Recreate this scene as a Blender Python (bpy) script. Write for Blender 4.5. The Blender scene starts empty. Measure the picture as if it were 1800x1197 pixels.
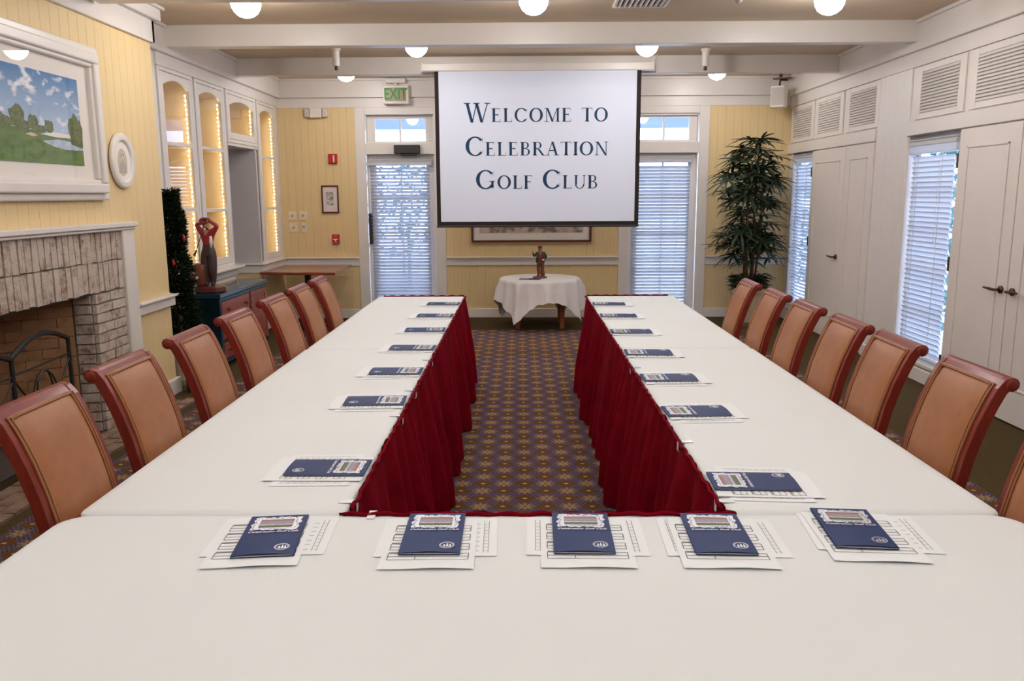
import bpy, math, random
from math import sin, cos, pi, radians as R
from mathutils import Vector, Matrix
random.seed(7)
D = bpy.data
SC = bpy.context.scene
C = SC.collection

# ------------------------------------------------------------------ camera, world, exposure
YAW, PITCH, ROLL, FPX = .0107, .1765, -.005, 1440.0
cam_d = D.cameras.new('camera'); cam = D.objects.new('camera', cam_d); C.objects.link(cam)
fwd = Vector((-sin(YAW)*cos(PITCH), cos(YAW)*cos(PITCH), -sin(PITCH)))
right0 = Vector((cos(YAW), sin(YAW), 0)); up0 = right0.cross(fwd)
right = right0*cos(ROLL) + up0*sin(-ROLL)*-1
up = right.cross(fwd)
M = Matrix((right, up, -fwd)).transposed().to_4x4()
M.translation = Vector((0, 0, 1.6)); cam.matrix_world = M
cam_d.sensor_width = 36; cam_d.lens = FPX/1800*36; cam_d.clip_start = .05; cam_d.clip_end = 200
SC.camera = cam
vs = SC.view_settings
vs.view_transform = 'Standard'; vs.look = 'None'; vs.gamma = 1; vs.use_curve_mapping = False
vs.exposure = 1.5
LAMP_E = 24.0
world = D.worlds.new('world'); SC.world = world; world.use_nodes = True
bg = world.node_tree.nodes['Background']
bg.inputs[0].default_value = (.50, .66, 1.0, 1); bg.inputs[1].default_value = 2.6
SC.cycles.max_bounces = 8; SC.cycles.diffuse_bounces = 4; SC.cycles.transparent_max_bounces = 16
SC.cycles.caustics_reflective = False; SC.cycles.caustics_refractive = False
SC.cycles.sample_clamp_indirect = 4.0

# ------------------------------------------------------------------ node helpers
class S:
    def __init__(s, nt, so): s.nt, s.so = nt, so
    def _m(s, op, *a):
        n = s.nt.nodes.new('ShaderNodeMath'); n.operation = op
        for i, x in enumerate((s,)+a):
            if isinstance(x, S): s.nt.links.new(x.so, n.inputs[i])
            else: n.inputs[i].default_value = x
        return S(s.nt, n.outputs[0])
    def __add__(s, o): return s._m('ADD', o)
    __radd__ = __add__
    def __sub__(s, o): return s._m('SUBTRACT', o)
    def __mul__(s, o): return s._m('MULTIPLY', o)
    __rmul__ = __mul__
    def __truediv__(s, o): return s._m('DIVIDE', o)
    def abs(s): return s._m('ABSOLUTE')
    def round(s): return s._m('ROUND')
    def floor(s): return s._m('FLOOR')
    def lt(s, o): return s._m('LESS_THAN', o)
    def gt(s, o): return s._m('GREATER_THAN', o)
    def mod(s, o): return s._m('FLOORED_MODULO', o)
    def sin(s): return s._m('SINE')
    def max(s, o): return s._m('MAXIMUM', o)
    def min(s, o): return s._m('MINIMUM', o)
    def sqrt(s): return s._m('SQRT')
    def atan2(s, o): return s._m('ARCTAN2', o)
def mixc(nt, f, a, b):
    n = nt.nodes.new('ShaderNodeMix'); n.data_type = 'RGBA'
    for so, x in ((n.inputs[0], f), (n.inputs[6], a), (n.inputs[7], b)):
        if isinstance(x, S): nt.links.new(x.so, so)
        elif isinstance(x, tuple): so.default_value = x if len(x) == 4 else (*x, 1)
        else: so.default_value = x
    return S(nt, n.outputs[2])
def coords(nt, kind='Object'):
    t = nt.nodes.new('ShaderNodeTexCoord'); sp = nt.nodes.new('ShaderNodeSeparateXYZ')
    nt.links.new(t.outputs[kind], sp.inputs[0])
    return t.outputs[kind], S(nt, sp.outputs[0]), S(nt, sp.outputs[1]), S(nt, sp.outputs[2])
def noise(nt, scale, detail=3, vec=None, rough=.5, stretch=None):
    n = nt.nodes.new('ShaderNodeTexNoise'); n.inputs['Scale'].default_value = scale
    n.inputs['Detail'].default_value = detail; n.inputs['Roughness'].default_value = rough
    if vec is None: vec = nt.nodes.new('ShaderNodeTexCoord').outputs['Object']
    if stretch:
        mp = nt.nodes.new('ShaderNodeMapping'); mp.inputs['Scale'].default_value = stretch
        nt.links.new(vec, mp.inputs[0]); vec = mp.outputs[0]
    nt.links.new(vec, n.inputs['Vector'])
    return S(nt, n.outputs['Fac'])
def ramp(nt, f, stops):
    n = nt.nodes.new('ShaderNodeValToRGB'); nt.links.new(f.so, n.inputs[0])
    cr = n.color_ramp
    while len(cr.elements) < len(stops): cr.elements.new(.5)
    for e, (p, c) in zip(cr.elements, stops): e.position = p; e.color = (*c, 1)
    return S(nt, n.outputs[0])
def mat(name, col, rough=.5, metal=0, var=0, vscale=6, bump=0, bscale=80, coat=0, spec=None, stretch=None, emit=None, es=0, sheen=0):
    m = D.materials.new(name); m.use_nodes = True; nt = m.node_tree
    b = nt.nodes['Principled BSDF']
    b.inputs['Base Color'].default_value = (*col, 1); b.inputs['Roughness'].default_value = rough
    b.inputs['Metallic'].default_value = metal; b.inputs['Coat Weight'].default_value = coat
    b.inputs['Coat Roughness'].default_value = .12
    if spec is not None: b.inputs['Specular IOR Level'].default_value = spec
    if sheen: b.inputs['Sheen Weight'].default_value = sheen
    if emit: b.inputs['Emission Color'].default_value = (*emit, 1); b.inputs['Emission Strength'].default_value = es
    if var:
        f = noise(nt, vscale, 4, stretch=stretch)
        c = ramp(nt, f, [(.25, tuple(x*(1-var) for x in col)), (.75, tuple(min(1, x*(1+var)) for x in col))])
        nt.links.new(c.so, b.inputs['Base Color'])
    if bump:
        f = noise(nt, bscale, 3, stretch=stretch)
        bn = nt.nodes.new('ShaderNodeBump'); bn.inputs['Strength'].default_value = bump; bn.inputs['Distance'].default_value = .01
        nt.links.new(f.so, bn.inputs['Height']); nt.links.new(bn.outputs[0], b.inputs['Normal'])
    return m
def bsdf(m): return m.node_tree.nodes['Principled BSDF']

white = mat('white_paint', (.74, .70, .66), .35, var=.02, bump=.03, bscale=40)
white_d = mat('door_paint', (.74, .69, .65), .4, var=.02, bump=.03, bscale=40)
yellow = mat('yellow_beadboard', (.74, .57, .30), .6, var=.05, vscale=14, bump=.05, bscale=60, stretch=(1, 1, .15))
tan = mat('tan_ceiling_paint', (.66, .53, .38), .75, var=.03, vscale=3)
alcove_m = mat('alcove_paint', (.52, .49, .50), .6, var=.03)
cloth_m = mat('white_tablecloth', (.735, .785, .81), .85, var=.015, vscale=2.5, bump=.12, bscale=7, sheen=.2)
cloth_r = mat('white_round_cloth', (.80, .77, .77), .85, bump=.1, bscale=300, sheen=.2)
velvet = mat('red_velvet', (.17, .002, .010), .9, var=.25, vscale=9, bump=.1, bscale=120, spec=.04)
mahog = mat('mahogany', (.165, .015, .007), .38, var=.3, vscale=7, spec=.35, coat=.08, stretch=(6, 6, 1))
leather = mat('tan_leather', (.315, .120, .043), .40, var=.10, vscale=25, bump=.15, bscale=260)
welt_m = mat('leather_welt', (.30, .12, .045), .4)
black_m = mat('black_plastic', (.02, .018, .017), .45)
iron = mat('black_iron', (.015, .014, .014), .5, bump=.1)
screen_b = mat('screen_border', (.014, .006, .006), .8)
screen_m = mat('projection_screen', (.67, .72, .85), .8, emit=(.75, .78, 1.0), es=.03)  # faint emission stands in for projector light on the sheet
ink = mat('navy_letters', (.008, .045, .11), .8)
navy = mat('navy_cover', (.006, .026, .12), .5, var=.12, vscale=40, spec=.22)
silver = mat('silver_foil', (.66, .69, .76), .35, metal=.55)
silver_w = mat('silver_print', (.80, .82, .88), .5)
paper = mat('paper', (.80, .845, .89), .8)
gray_ink = mat('gray_print', (.16, .15, .15), .9)
bronze = mat('bronze', (.09, .045, .02), .35, metal=.7)
teal = mat('teal_paint', (.002, .014, .020), .25, var=.3, vscale=8, coat=.3)
teal_t = mat('teal_top', (.008, .04, .058), .15, var=.2, coat=.4)
teal_l = mat('teal_trim', (.008, .05, .08), .2, var=.2)
pine = mat('red_pine', (.27, .06, .035), .4, var=.35, vscale=5, stretch=(4, 1, 6), coat=.2)
counter_m = mat('red_wood_counter', (.25, .06, .035), .25, var=.3, vscale=6, stretch=(1, 6, 6), coat=.5)
red_m = mat('alarm_red', (.50, .012, .012), .35)
plate_m = mat('ivory_plate', (.78, .70, .52), .45)
gold_m = mat('gold', (.7, .42, .12), .3, metal=.9)
brassd = mat('antique_fixture', (.10, .05, .03), .4, metal=.6)
slat_m = mat('blind_slat', (.76, .75, .76), .5)
nt = slat_m.node_tree; tl = nt.nodes.new('ShaderNodeBsdfTranslucent'); tl.inputs[0].default_value = (.8, .82, .85, 1)
mxs = nt.nodes.new('ShaderNodeMixShader'); mxs.inputs[0].default_value = .38
nt.links.new(bsdf(slat_m).outputs[0], mxs.inputs[1]); nt.links.new(tl.outputs[0], mxs.inputs[2])
nt.links.new(mxs.outputs[0], [n for n in nt.nodes if n.type == 'OUTPUT_MATERIAL'][0].inputs[0])
frame_d = mat('dark_red_frame', (.10, .015, .012), .3, coat=.4)
mount = mat('picture_mount', (.80, .75, .70), .8)
stone = mat('pot_stone', (.45, .36, .25), .7, var=.2)
stem_m = mat('palm_cane', (.13, .055, .03), .7, var=.4, vscale=20)
leaf_m = mat('palm_leaf', (.016, .034, .014), .45, var=.4, vscale=8)
fern_m = mat('fern_leaf', (.018, .03, .012), .6, var=.4)
pine_leaf = mat('conifer_needles', (.014, .026, .011), .8, var=.5, vscale=30, spec=.08)
bag_m = mat('black_bag', (.012, .012, .02), .5, bump=.4, bscale=20)
sky_wall = mat('porch_paint', (.24, .31, .58), .8)
garden = mat('garden_leaf', (.04, .16, .14), .6, var=.5, vscale=5)
patio = mat('patio', (.5, .5, .5), .8, var=.1)
firebrick = mat('firebrick', (.38, .20, .10), .85, var=.25, vscale=7, bump=.3, bscale=50)
mortar = mat('mortar', (.21, .18, .15), .95, bump=.3)
joint_m = mat('firebox_joint', (.27, .17, .10), .9)
soot = mat('dark_mortar', (.10, .075, .06), .95)
dark_grille = mat('grille_dark', (.07, .055, .04), .8)
cab_in = mat('cabinet_interior', (.72, .58, .38), .7, var=.03)
lamp_m = mat('lamp_glass', (.9, .9, .9), .3, emit=(1.0, .96, .95), es=LAMP_E)
bulb_m = mat('fairy_bulb', (1, .8, .5), .3, emit=(1.0, .80, .45), es=16)
green_e = mat('exit_green', (.02, .20, .03), .5, emit=(.05, .50, .04), es=.05)
exit_face = mat('exit_face', (.36, .28, .18), .4)
skin_m = mat('figure_skin', (.45, .22, .13), .5)
jack_r = mat('figure_red', (.33, .02, .03), .4, var=.2)
dark_tr = mat('figure_dark_trousers', (.055, .03, .028), .5, var=.3)
brown_f = mat('figure_brown', (.20, .055, .025), .45, var=.3)
green_f = mat('figure_green_jacket', (.035, .05, .03), .5, var=.3)
white_f = mat('figure_white', (.75, .7, .65), .6)

# whitewashed brick with its own tone per brick
brick_m = D.materials.new('whitewashed_brick'); brick_m.use_nodes = True
nt = brick_m.node_tree; b = bsdf(brick_m); b.inputs['Roughness'].default_value = .9
oi = nt.nodes.new('ShaderNodeObjectInfo'); rnd = S(nt, oi.outputs['Random'])
geo = nt.nodes.new('ShaderNodeNewGeometry')
n1 = noise(nt, 13, 6, vec=geo.outputs['Position'], rough=.65); n2 = noise(nt, 55, 4, vec=geo.outputs['Position'])
f = n1*.75+n2*.25+rnd*.10
c = ramp(nt, f, [(.36, (.20, .11, .08)), (.46, (.38, .29, .23)), (.55, (.50, .43, .37)), (.8, (.60, .54, .48))])
nt.links.new(c.so, b.inputs['Base Color'])
bn = nt.nodes.new('ShaderNodeBump'); bn.inputs['Strength'].default_value = .5; bn.inputs['Distance'].default_value = .01
nt.links.new((n2+n1).so, bn.inputs['Height']); nt.links.new(bn.outputs[0], b.inputs['Normal'])
hearth_m = mat('hearth_brick', (.23, .15, .105), .8, var=.45, vscale=9, bump=.4, bscale=40)

# glass
def glass_mat(name, base=.06, tint=(1, 1, 1)):
    m = D.materials.new(name); m.use_nodes = True; nt = m.node_tree
    for n in list(nt.nodes):
        if n.type == 'BSDF_PRINCIPLED': nt.nodes.remove(n)
    out = [n for n in nt.nodes if n.type == 'OUTPUT_MATERIAL'][0]
    tr = nt.nodes.new('ShaderNodeBsdfTransparent'); tr.inputs[0].default_value = (*tint, 1)
    gl = nt.nodes.new('ShaderNodeBsdfGlossy'); gl.inputs['Roughness'].default_value = .01
    fr = nt.nodes.new('ShaderNodeFresnel'); fr.inputs[0].default_value = 1.5
    mx = nt.nodes.new('ShaderNodeMixShader')
    ge = nt.nodes.new('ShaderNodeNewGeometry')
    nt.links.new(((S(nt, fr.outputs[0])+base)*(S(nt, ge.outputs['Backfacing'])*-1+1.0)).so, mx.inputs[0]); nt.links.new(tr.outputs[0], mx.inputs[1]); nt.links.new(gl.outputs[0], mx.inputs[2])
    nt.links.new(mx.outputs[0], out.inputs[0]); return m
glass = glass_mat('clear_glass', .02)

# carpet
carpet = D.materials.new('patterned_carpet'); carpet.use_nodes = True
nt = carpet.node_tree; b = bsdf(carpet); b.inputs['Roughness'].default_value = .95; b.inputs['Specular IOR Level'].default_value = .1
vec, X, Y, Z = coords(nt)
u = (X-.02)/.1165; v = (Y-4.164)/.114
iu, iv = u.round(), v.round(); du, dv = u-iu, v-iv
par = (iu+iv).mod(2.0)
loz = (du.abs()/.56+dv.abs()/.52).lt(1)
dot = (du*du/.012+dv*dv/.006).lt(1)
r = (du*du+dv*dv).sqrt(); th = dv.atan2(du)
pet = (th*8+1.57).sin()*.09+.30
star = r.lt(pet)*r.gt(.07)
star2 = ((th*8+1.57).sin()*.06+.42).gt(r)*r.gt((th*8+1.57).sin()*.05+.365)*(th*8+1.57).sin().gt(-.2)
# blue honeycomb of small dark cells
hu, hv = u*5.0, v*7.0
rowp = hv.floor().mod(2.0)*.5
cu = (hu+rowp).mod(1.0)-.5; cv = hv.mod(1.0)-.5
mesh = (cu.abs()*1.1+cv.abs()*.9).lt(.40)
base = mixc(nt, mesh, (.12, .10, .165), (.062, .022, .022))
even = par.lt(.5)
c = mixc(nt, even*loz, base, (.14, .06, .016))
c = mixc(nt, even*dot, c, (.50, .36, .20))
c = mixc(nt, par.gt(.5)*star, c, (.36, .23, .095))
c = mixc(nt, par.gt(.5)*star2, c, (.30, .18, .075))
inside = X.gt(-2.5)*X.lt(2.53)*Y.lt(9.70)
plain = ramp(nt, noise(nt, 90, 3), [(.3, (.060, .042, .016)), (.7, (.105, .072, .030))])
c = mixc(nt, inside, plain, c)
nn = noise(nt, 350, 2)
c = mixc(nt, (nn-.35)*.9, c, (.03, .02, .015))
nt.links.new(c.so, b.inputs['Base Color'])

# landscape sky print
sky_pr = D.materials.new('painted_sky_print'); sky_pr.use_nodes = True
nt = sky_pr.node_tree; b = bsdf(sky_pr); b.inputs['Roughness'].default_value = .6
vec, X, Y, Z = coords(nt)
cl = noise(nt, 7.5, 6, stretch=(1, 1, 2.0))
g = ramp(nt, (Z-2.0)/.33, [(0, (.42, .54, .70)), (1, (.035, .17, .40))])
c = mixc(nt, ramp(nt, cl, [(.56, (0, 0, 0)), (.66, (1, 1, 1))]), g, (.80, .80, .84))
nt.links.new(c.so, b.inputs['Base Color'])
grass_pr = mat('painted_grass', (.11, .19, .035), .6, var=.35, vscale=9, stretch=(1, 1, 3))
tree_pr = mat('painted_trees', (.12, .15, .05), .6, var=.5, vscale=40)
pond_pr = mat('painted_pond', (.42, .50, .62), .6, var=.3, vscale=30)
sand_pr = mat('painted_sand', (.62, .48, .34), .6)
sketch = D.materials.new('pencil_sketch'); sketch.use_nodes = True
nt = sketch.node_tree
c = ramp(nt, noise(nt, 38, 5), [(.40, (.22, .20, .19)), (.52, (.5, .47, .44)), (.62, (.72, .68, .64))]); nt.links.new(c.so, bsdf(sketch).inputs['Base Color'])
club_pr = D.materials.new('clubhouse_photo'); club_pr.use_nodes = True
nt = club_pr.node_tree; vec, X, Y, Z = coords(nt)
n = noise(nt, 150, 3)
g = ramp(nt, (Y+.026)/.052+(n-.5)*.20, [(0, (.05, .09, .02)), (.20, (.09, .12, .04)), (.27, (.09, .08, .07)), (.36, (.62, .60, .66)), (.46, (.18, .18, .28)), (.60, (.28, .26, .38)), (.78, (.30, .20, .20)), (1, (.24, .08, .03))])
nt.links.new(g.so, bsdf(club_pr).inputs['Base Color'])

# ------------------------------------------------------------------ geometry helpers
class MB:
    def __init__(s): s.v, s.f = [], []
    def add(s, vs_, fs): 
        k = len(s.v); s.v += [tuple(p) for p in vs_]; s.f += [tuple(i+k for i in q) for q in fs]; return s
    def box(s, x0, x1, y0, y1, z0, z1):
        v = [(x, y, z) for z in (z0, z1) for y in (y0, y1) for x in (x0, x1)]
        return s.add(v, [(0, 2, 3, 1), (4, 5, 7, 6), (0, 1, 5, 4), (2, 6, 7, 3), (0, 4, 6, 2), (1, 3, 7, 5)])
    def obox(s, c, size, m):
        hx, hy, hz = [q/2 for q in size]; c = Vector(c)
        v = [c+m@Vector((x, y, z)) for z in (-hz, hz) for y in (-hy, hy) for x in (-hx, hx)]
        return s.add(v, [(0, 2, 3, 1), (4, 5, 7, 6), (0, 1, 5, 4), (2, 6, 7, 3), (0, 4, 6, 2), (1, 3, 7, 5)])
    def tube(s, pts, r, n=8, closed=False):
        pts = [Vector(p) for p in pts]; rr = r if isinstance(r, (list, tuple)) else [r]*len(pts)
        N = len(pts); rings = []; ref = None
        for i, p in enumerate(pts):
            a = pts[(i-1) % N] if (closed or i) else p; q = pts[(i+1) % N] if (closed or i < N-1) else p
            t = (q-a).normalized()
            if ref is None: ref = Vector((0, 0, 1)) if abs(t.z) < .9 else Vector((1, 0, 0))
            x = (ref-t*ref.dot(t)).normalized(); y = t.cross(x); ref = x
            rings.append([p+(x*cos(2*pi*k/n)+y*sin(2*pi*k/n))*rr[i] for k in range(n)])
        vs_ = [q for rg in rings for q in rg]; fs = []
        for i in range(N if closed else N-1):
            j = (i+1) % N
            for k in range(n): fs.append((i*n+k, i*n+(k+1) % n, j*n+(k+1) % n, j*n+k))
        if not closed: fs += [tuple(reversed(range(n))), tuple((N-1)*n+k for k in range(n))]
        return s.add(vs_, fs)
    def lathe(s, prof, c=(0, 0, 0), n=24, sx=1, sy=1):
        vs_ = []; fs = []
        for r, z in prof:
            for k in range(n): vs_.append((c[0]+r*cos(2*pi*k/n)*sx, c[1]+r*sin(2*pi*k/n)*sy, c[2]+z))
        for i in range(len(prof)-1):
            for k in range(n): fs.append((i*n+k, i*n+(k+1) % n, (i+1)*n+(k+1) % n, (i+1)*n+k))
        fs += [tuple(reversed(range(n))), tuple((len(prof)-1)*n+k for k in range(n))]
        return s.add(vs_, fs)
    def prism(s, poly, lo, hi, fn):
        """poly = 2-D outline; fn(a, b, t) -> 3-D"""
        n = len(poly); vs_ = [fn(a, b, lo) for a, b in poly]+[fn(a, b, hi) for a, b in poly]
        fs = [tuple(range(n)), tuple(reversed(range(n, 2*n)))]
        fs += [(i, i+n, (i+1) % n+n, (i+1) % n) for i in range(n)]
        return s.add(vs_, fs)
    def grid(s, rows, wrap=False):
        n = len(rows[0]); fs = []
        for i in range(len(rows)-1):
            for k in range(n if wrap else n-1):
                fs.append((i*n+k, i*n+(k+1) % n, (i+1)*n+(k+1) % n, (i+1)*n+k))
        return s.add([p for r_ in rows for p in r_], fs)
    def build(s, name, m, parent=None, smooth=False, bevel=0, seg=1, fix=True):
        me = D.meshes.new(name); me.from_pydata(s.v, [], s.f); me.validate()
        if fix:
            import bmesh
            bm = bmesh.new(); bm.from_mesh(me); bmesh.ops.recalc_face_normals(bm, faces=bm.faces); bm.to_mesh(me); bm.free()
        me.materials.append(m)
        if smooth:
            me.shade_smooth() if hasattr(me, 'shade_smooth') else [setattr(p, 'use_smooth', True) for p in me.polygons]
        o = D.objects.new(name, me); C.objects.link(o)
        if parent: o.parent = parent
        if bevel:
            bv = o.modifiers.new('bevel', 'BEVEL'); bv.width = bevel; bv.segments = seg; bv.limit_method = 'ANGLE'
            bv.angle_limit = R(50)
        return o
def box(name, m, x0, x1, y0, y1, z0, z1, parent=None, bevel=0, seg=1):
    return MB().box(x0, x1, y0, y1, z0, z1).build(name, m, parent, bevel=bevel, seg=seg)
def thing(name, label, cat, loc=(0, 0, 0), rz=0, group=None):
    o = D.objects.new(name, None); C.objects.link(o); o.location = loc; o.rotation_euler = (0, 0, rz)
    o.empty_display_size = .1
    return tag(o, label, cat, group)
def tag(o, label, cat, group=None):
    o['label'] = label; o['category'] = cat
    if group: o['group'] = group
    return o
def st(o, label=None):
    o['kind'] = 'structure'
    if label: o['label'] = label
    return o
def sempty(name, label=None):
    o = D.objects.new(name, None); C.objects.link(o); return st(o, label)
def put(src, name, parent, loc=(0, 0, 0), rot=(0, 0, 0), sc=(1, 1, 1)):
    o = src.copy(); o.name = name; C.objects.link(o); o.parent = parent; o.location = loc; o.rotation_euler = rot; o.scale = sc; return o
def dup(root, loc, rz, label, group=None):
    kids = {}
    for o in root.children_recursive: kids.setdefault(o.parent, []).append(o)
    def rec(o, p):
        c = o.copy(); C.objects.link(c); c.parent = p
        for k in kids.get(o, []): rec(k, c)
        return c
    r_ = rec(root, None); r_.location = loc; r_.rotation_euler = (0, 0, rz); r_['label'] = label
    if group: r_['group'] = group
    return r_
def text_mesh(body, size, m, name, parent, xf, shear=0, extrude=0, align='CENTER', offset=0):
    cu = D.curves.new(name, 'FONT'); cu.body = body; cu.size = size; cu.shear = shear; cu.extrude = extrude
    cu.align_x = align; cu.align_y = 'CENTER'; cu.offset = offset; cu.resolution_u = 4
    t = D.objects.new(name, cu); C.objects.link(t); bpy.context.view_layer.update()
    me = D.meshes.new_from_object(t.evaluated_get(bpy.context.evaluated_depsgraph_get()))
    D.objects.remove(t); me.transform(xf); me.materials.clear(); me.materials.append(m)
    o = D.objects.new(name, me); C.objects.link(o)
    if parent: o.parent = parent
    return o

XL, XR, YB, XC, YF = -3.09, 3.43, 10.72, -2.84, -3.0
ZC = 3.04; ZY = 2.69; ZF = 2.81; ZR = .80

# ------------------------------------------------------------------ room shell
fl = st(box('floor', carpet, XL-.75, XR+.15, YF-.1, YB+.15, -.1, 0), 'brown carpet with gold star and blue lattice pattern')
st(box('ceiling', tan, XL-.15, XR+.15, YF-.1, YB+.15, ZC, ZC+.1), 'tan painted ceiling between white beams')
st(box('wall_front', yellow, XL-.15, XR+.15, YF-.12, YF, 0, ZC))

# planks of the beadboard: shared unit meshes, one object per plank
def plank_src(m):
    mb = MB(); w, t, c_ = 1.0, 1.0, .022
    mb.prism([(c_, 0), (1-c_, 0), (1, .28), (1, 1), (0, 1), (0, .28)], 0, 1, lambda a, b_, t_: (a, b_, t_))
    o = mb.build('plank', m); me = o.data; D.objects.remove(o); return me
PLY, PLW = plank_src(yellow), plank_src(white)
def plank(me, parent, x0, y, w, z0, z1, rz, th=.012):
    o = D.objects.new('plank', me); C.objects.link(o); o.parent = parent
    o.location = (x0, y, z0); o.rotation_euler = (0, 0, rz); o.scale = (w, th, z1-z0); return o

# back wall
wb = st(box('wall_back', white, XL-.15, -2.10, YB, YB+.14, 0, ZC), 'pale yellow beadboard back wall with white trim')
def bw(x0, x1, z0, z1): box('wall_panel', white, x0, x1, YB, YB+.14, z0, z1, wb)
bw(-.965, 1.27, 0, ZC); bw(2.40, XR+.15, 0, ZC); bw(-2.10, -.965, 2.60, ZC); bw(1.27, 2.40, 2.58, ZC)
bw(1.27, 2.40, 0, .1)
def back_planks(x0, x1):
    n = round((x1-x0)/.1); w = (x1-x0)/n
    for i in range(n): plank(PLY, wb, x0+i*w, YB-.012, w, .0, ZY, 0)
back_planks(XL, -2.10); back_planks(-.965, 1.27); back_planks(2.40, XR)
# frieze, fascia, crown on the back wall
mb = MB().box(XL, XR, YB-.02, YB, ZY, ZF); fz = st(mb.build('trim_1', white, None, bevel=.003), 'white frieze board across the back wall')
st(MB().box(XL, XR, YB-.06, YB, ZF, ZC).box(XL, XR, YB-.085, YB-.06, ZC-.03, ZC).build('trim_2', white, bevel=.004), 'white cornice fascia above back wall')
st(MB().box(XL, -3.0, YB-.05, YB, .70, .80).build('trim_3', white)) if 0 else None
def rail_y(name, x0, x1, lab):   # chair rail on the back wall
    st(MB().box(x0, x1, YB-.028, YB, .69, .785).box(x0, x1, YB-.055, YB, .785, .803).build(name, white, bevel=.004), lab)
rail_y('trim_3', XL, -2.10, 'white chair rail left of the exit door')
rail_y('trim_4', -.965, 1.27, 'white chair rail behind the round table')
rail_y('trim_5', 2.40, XR, 'white chair rail behind the palm')
bbk = st(MB().box(XL, -2.10, YB-.03, YB, 0, .12).box(-.965, 1.27, YB-.03, YB, 0, .12).box(2.40, XR, YB-.03, YB, 0, .12).build('baseboard_back', white, bevel=.005))

# door and window casings
def casing(name, x0, x1, lab):
    mb = MB()
    for a, c_ in ((x0, x0+.13), (x1-.13, x1)): mb.box(a, c_, YB-.03, YB+.0, 0, ZY)
    mb.box(x0+.13, x1-.13, YB-.03, YB+.02, 2.60, ZY)
    mb.box(x0+.13, x1-.13, YB-.03, YB+.10, 2.11, 2.25)      # transom bar
    mb.box(x0+.13, x0+.145, YB+.0, YB+.10, 0, 2.60); mb.box(x1-.145, x1-.13, YB, YB+.10, 0, 2.60)
    mb.box(x0+.13, x1-.13, YB+.02, YB+.10, 2.585, 2.60)
    st(mb.build(name, white, bevel=.004), lab)
casing('trim_6', -2.10, -.965, 'white casing around the left back door'); casing('trim_7', 1.27, 2.40, 'white casing around the right back window')
def transom(name, x0, x1, zb, zt, lab):
    w = sempty(name, lab); y = YB+.05; m = .1
    mb = MB().box(x0, x1, y, y+.04, zb, zb+.03).box(x0, x1, y, y+.04, zt-.03, zt).box(x0, x0+m, y, y+.04, zb+.03, zt-.03).box(x1-m, x1, y, y+.04, zb+.03, zt-.03)
    xm = (x0+x1)/2; mb.box(xm-.012, xm+.012, y, y+.04, zb+.03, zt-.03)
    mb.build('window_frame', white, w, bevel=.003)
    for a, c_ in ((x0+m, xm-.012), (xm+.012, x1-m)): box('pane', glass, a, c_, y+.018, y+.022, zb+.03, zt-.03, w)
transom('window_1', -1.955, -1.11, 2.25, 2.585, 'two-pane transom window above the left back door')
transom('window_2', 1.415, 2.255, 2.25, 2.585, 'two-pane transom window above the right back window')
# door 1 (glazed, behind blind)
def glazed(name, x0, x1, z0, z1, lab, stile=.10, bot=.22):
    d = sempty(name, lab); y = YB+.05
    mb = MB().box(x0, x0+stile, y, y+.045, z0, z1).box(x1-stile, x1, y, y+.045, z0, z1).box(x0+stile, x1-stile, y, y+.045, z0, z0+bot).box(x0+stile, x1-stile, y, y+.045, z1-.1, z1)
    mb.build('door_frame' if 'door' in name else 'window_frame', white_d, d, bevel=.003)
    xm = (x0+x1)/2; zs = [z0+bot+(z1-.1-z0-bot)*k/4 for k in range(5)]
    mb = MB().box(xm-.011, xm+.011, y+.01, y+.035, z0+bot, z1-.1)
    for z in zs[1:-1]: mb.box(x0+stile, x1-stile, y+.01, y+.035, z-.011, z+.011)
    mb.build('muntin', white_d, d)
    for a, c_ in ((x0+stile, xm-.011), (xm+.011, x1-stile)):
        for z, zz in zip(zs, zs[1:]): box('pane', glass, a, c_, y+.02, y+.024, z+.011, zz-.011, d)
    return d
d1 = glazed('door_1', -1.955, -1.11, .01, 2.112, 'glazed white exit door behind white blind')
glazed('window_3', 1.415, 2.255, .1, 2.112, 'tall glazed back window behind white blind', bot=.06)
# push bar latch and closer
hb = MB().box(-1.965, -1.915, YB-.02, YB+.045, .97, 1.365).build('door_handle', black_m, d1, bevel=.015, seg=3)
cl_ = tag(MB().box(-1.60, -1.27, YB-.10, YB-.03, 2.115, 2.225).box(-1.52, -1.32, YB-.085, YB-.04, 2.09, 2.115).build('door_closer', black_m, bevel=.008, seg=2), 'dark brown door closer box on the bar above the exit door', 'door closer')

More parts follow.
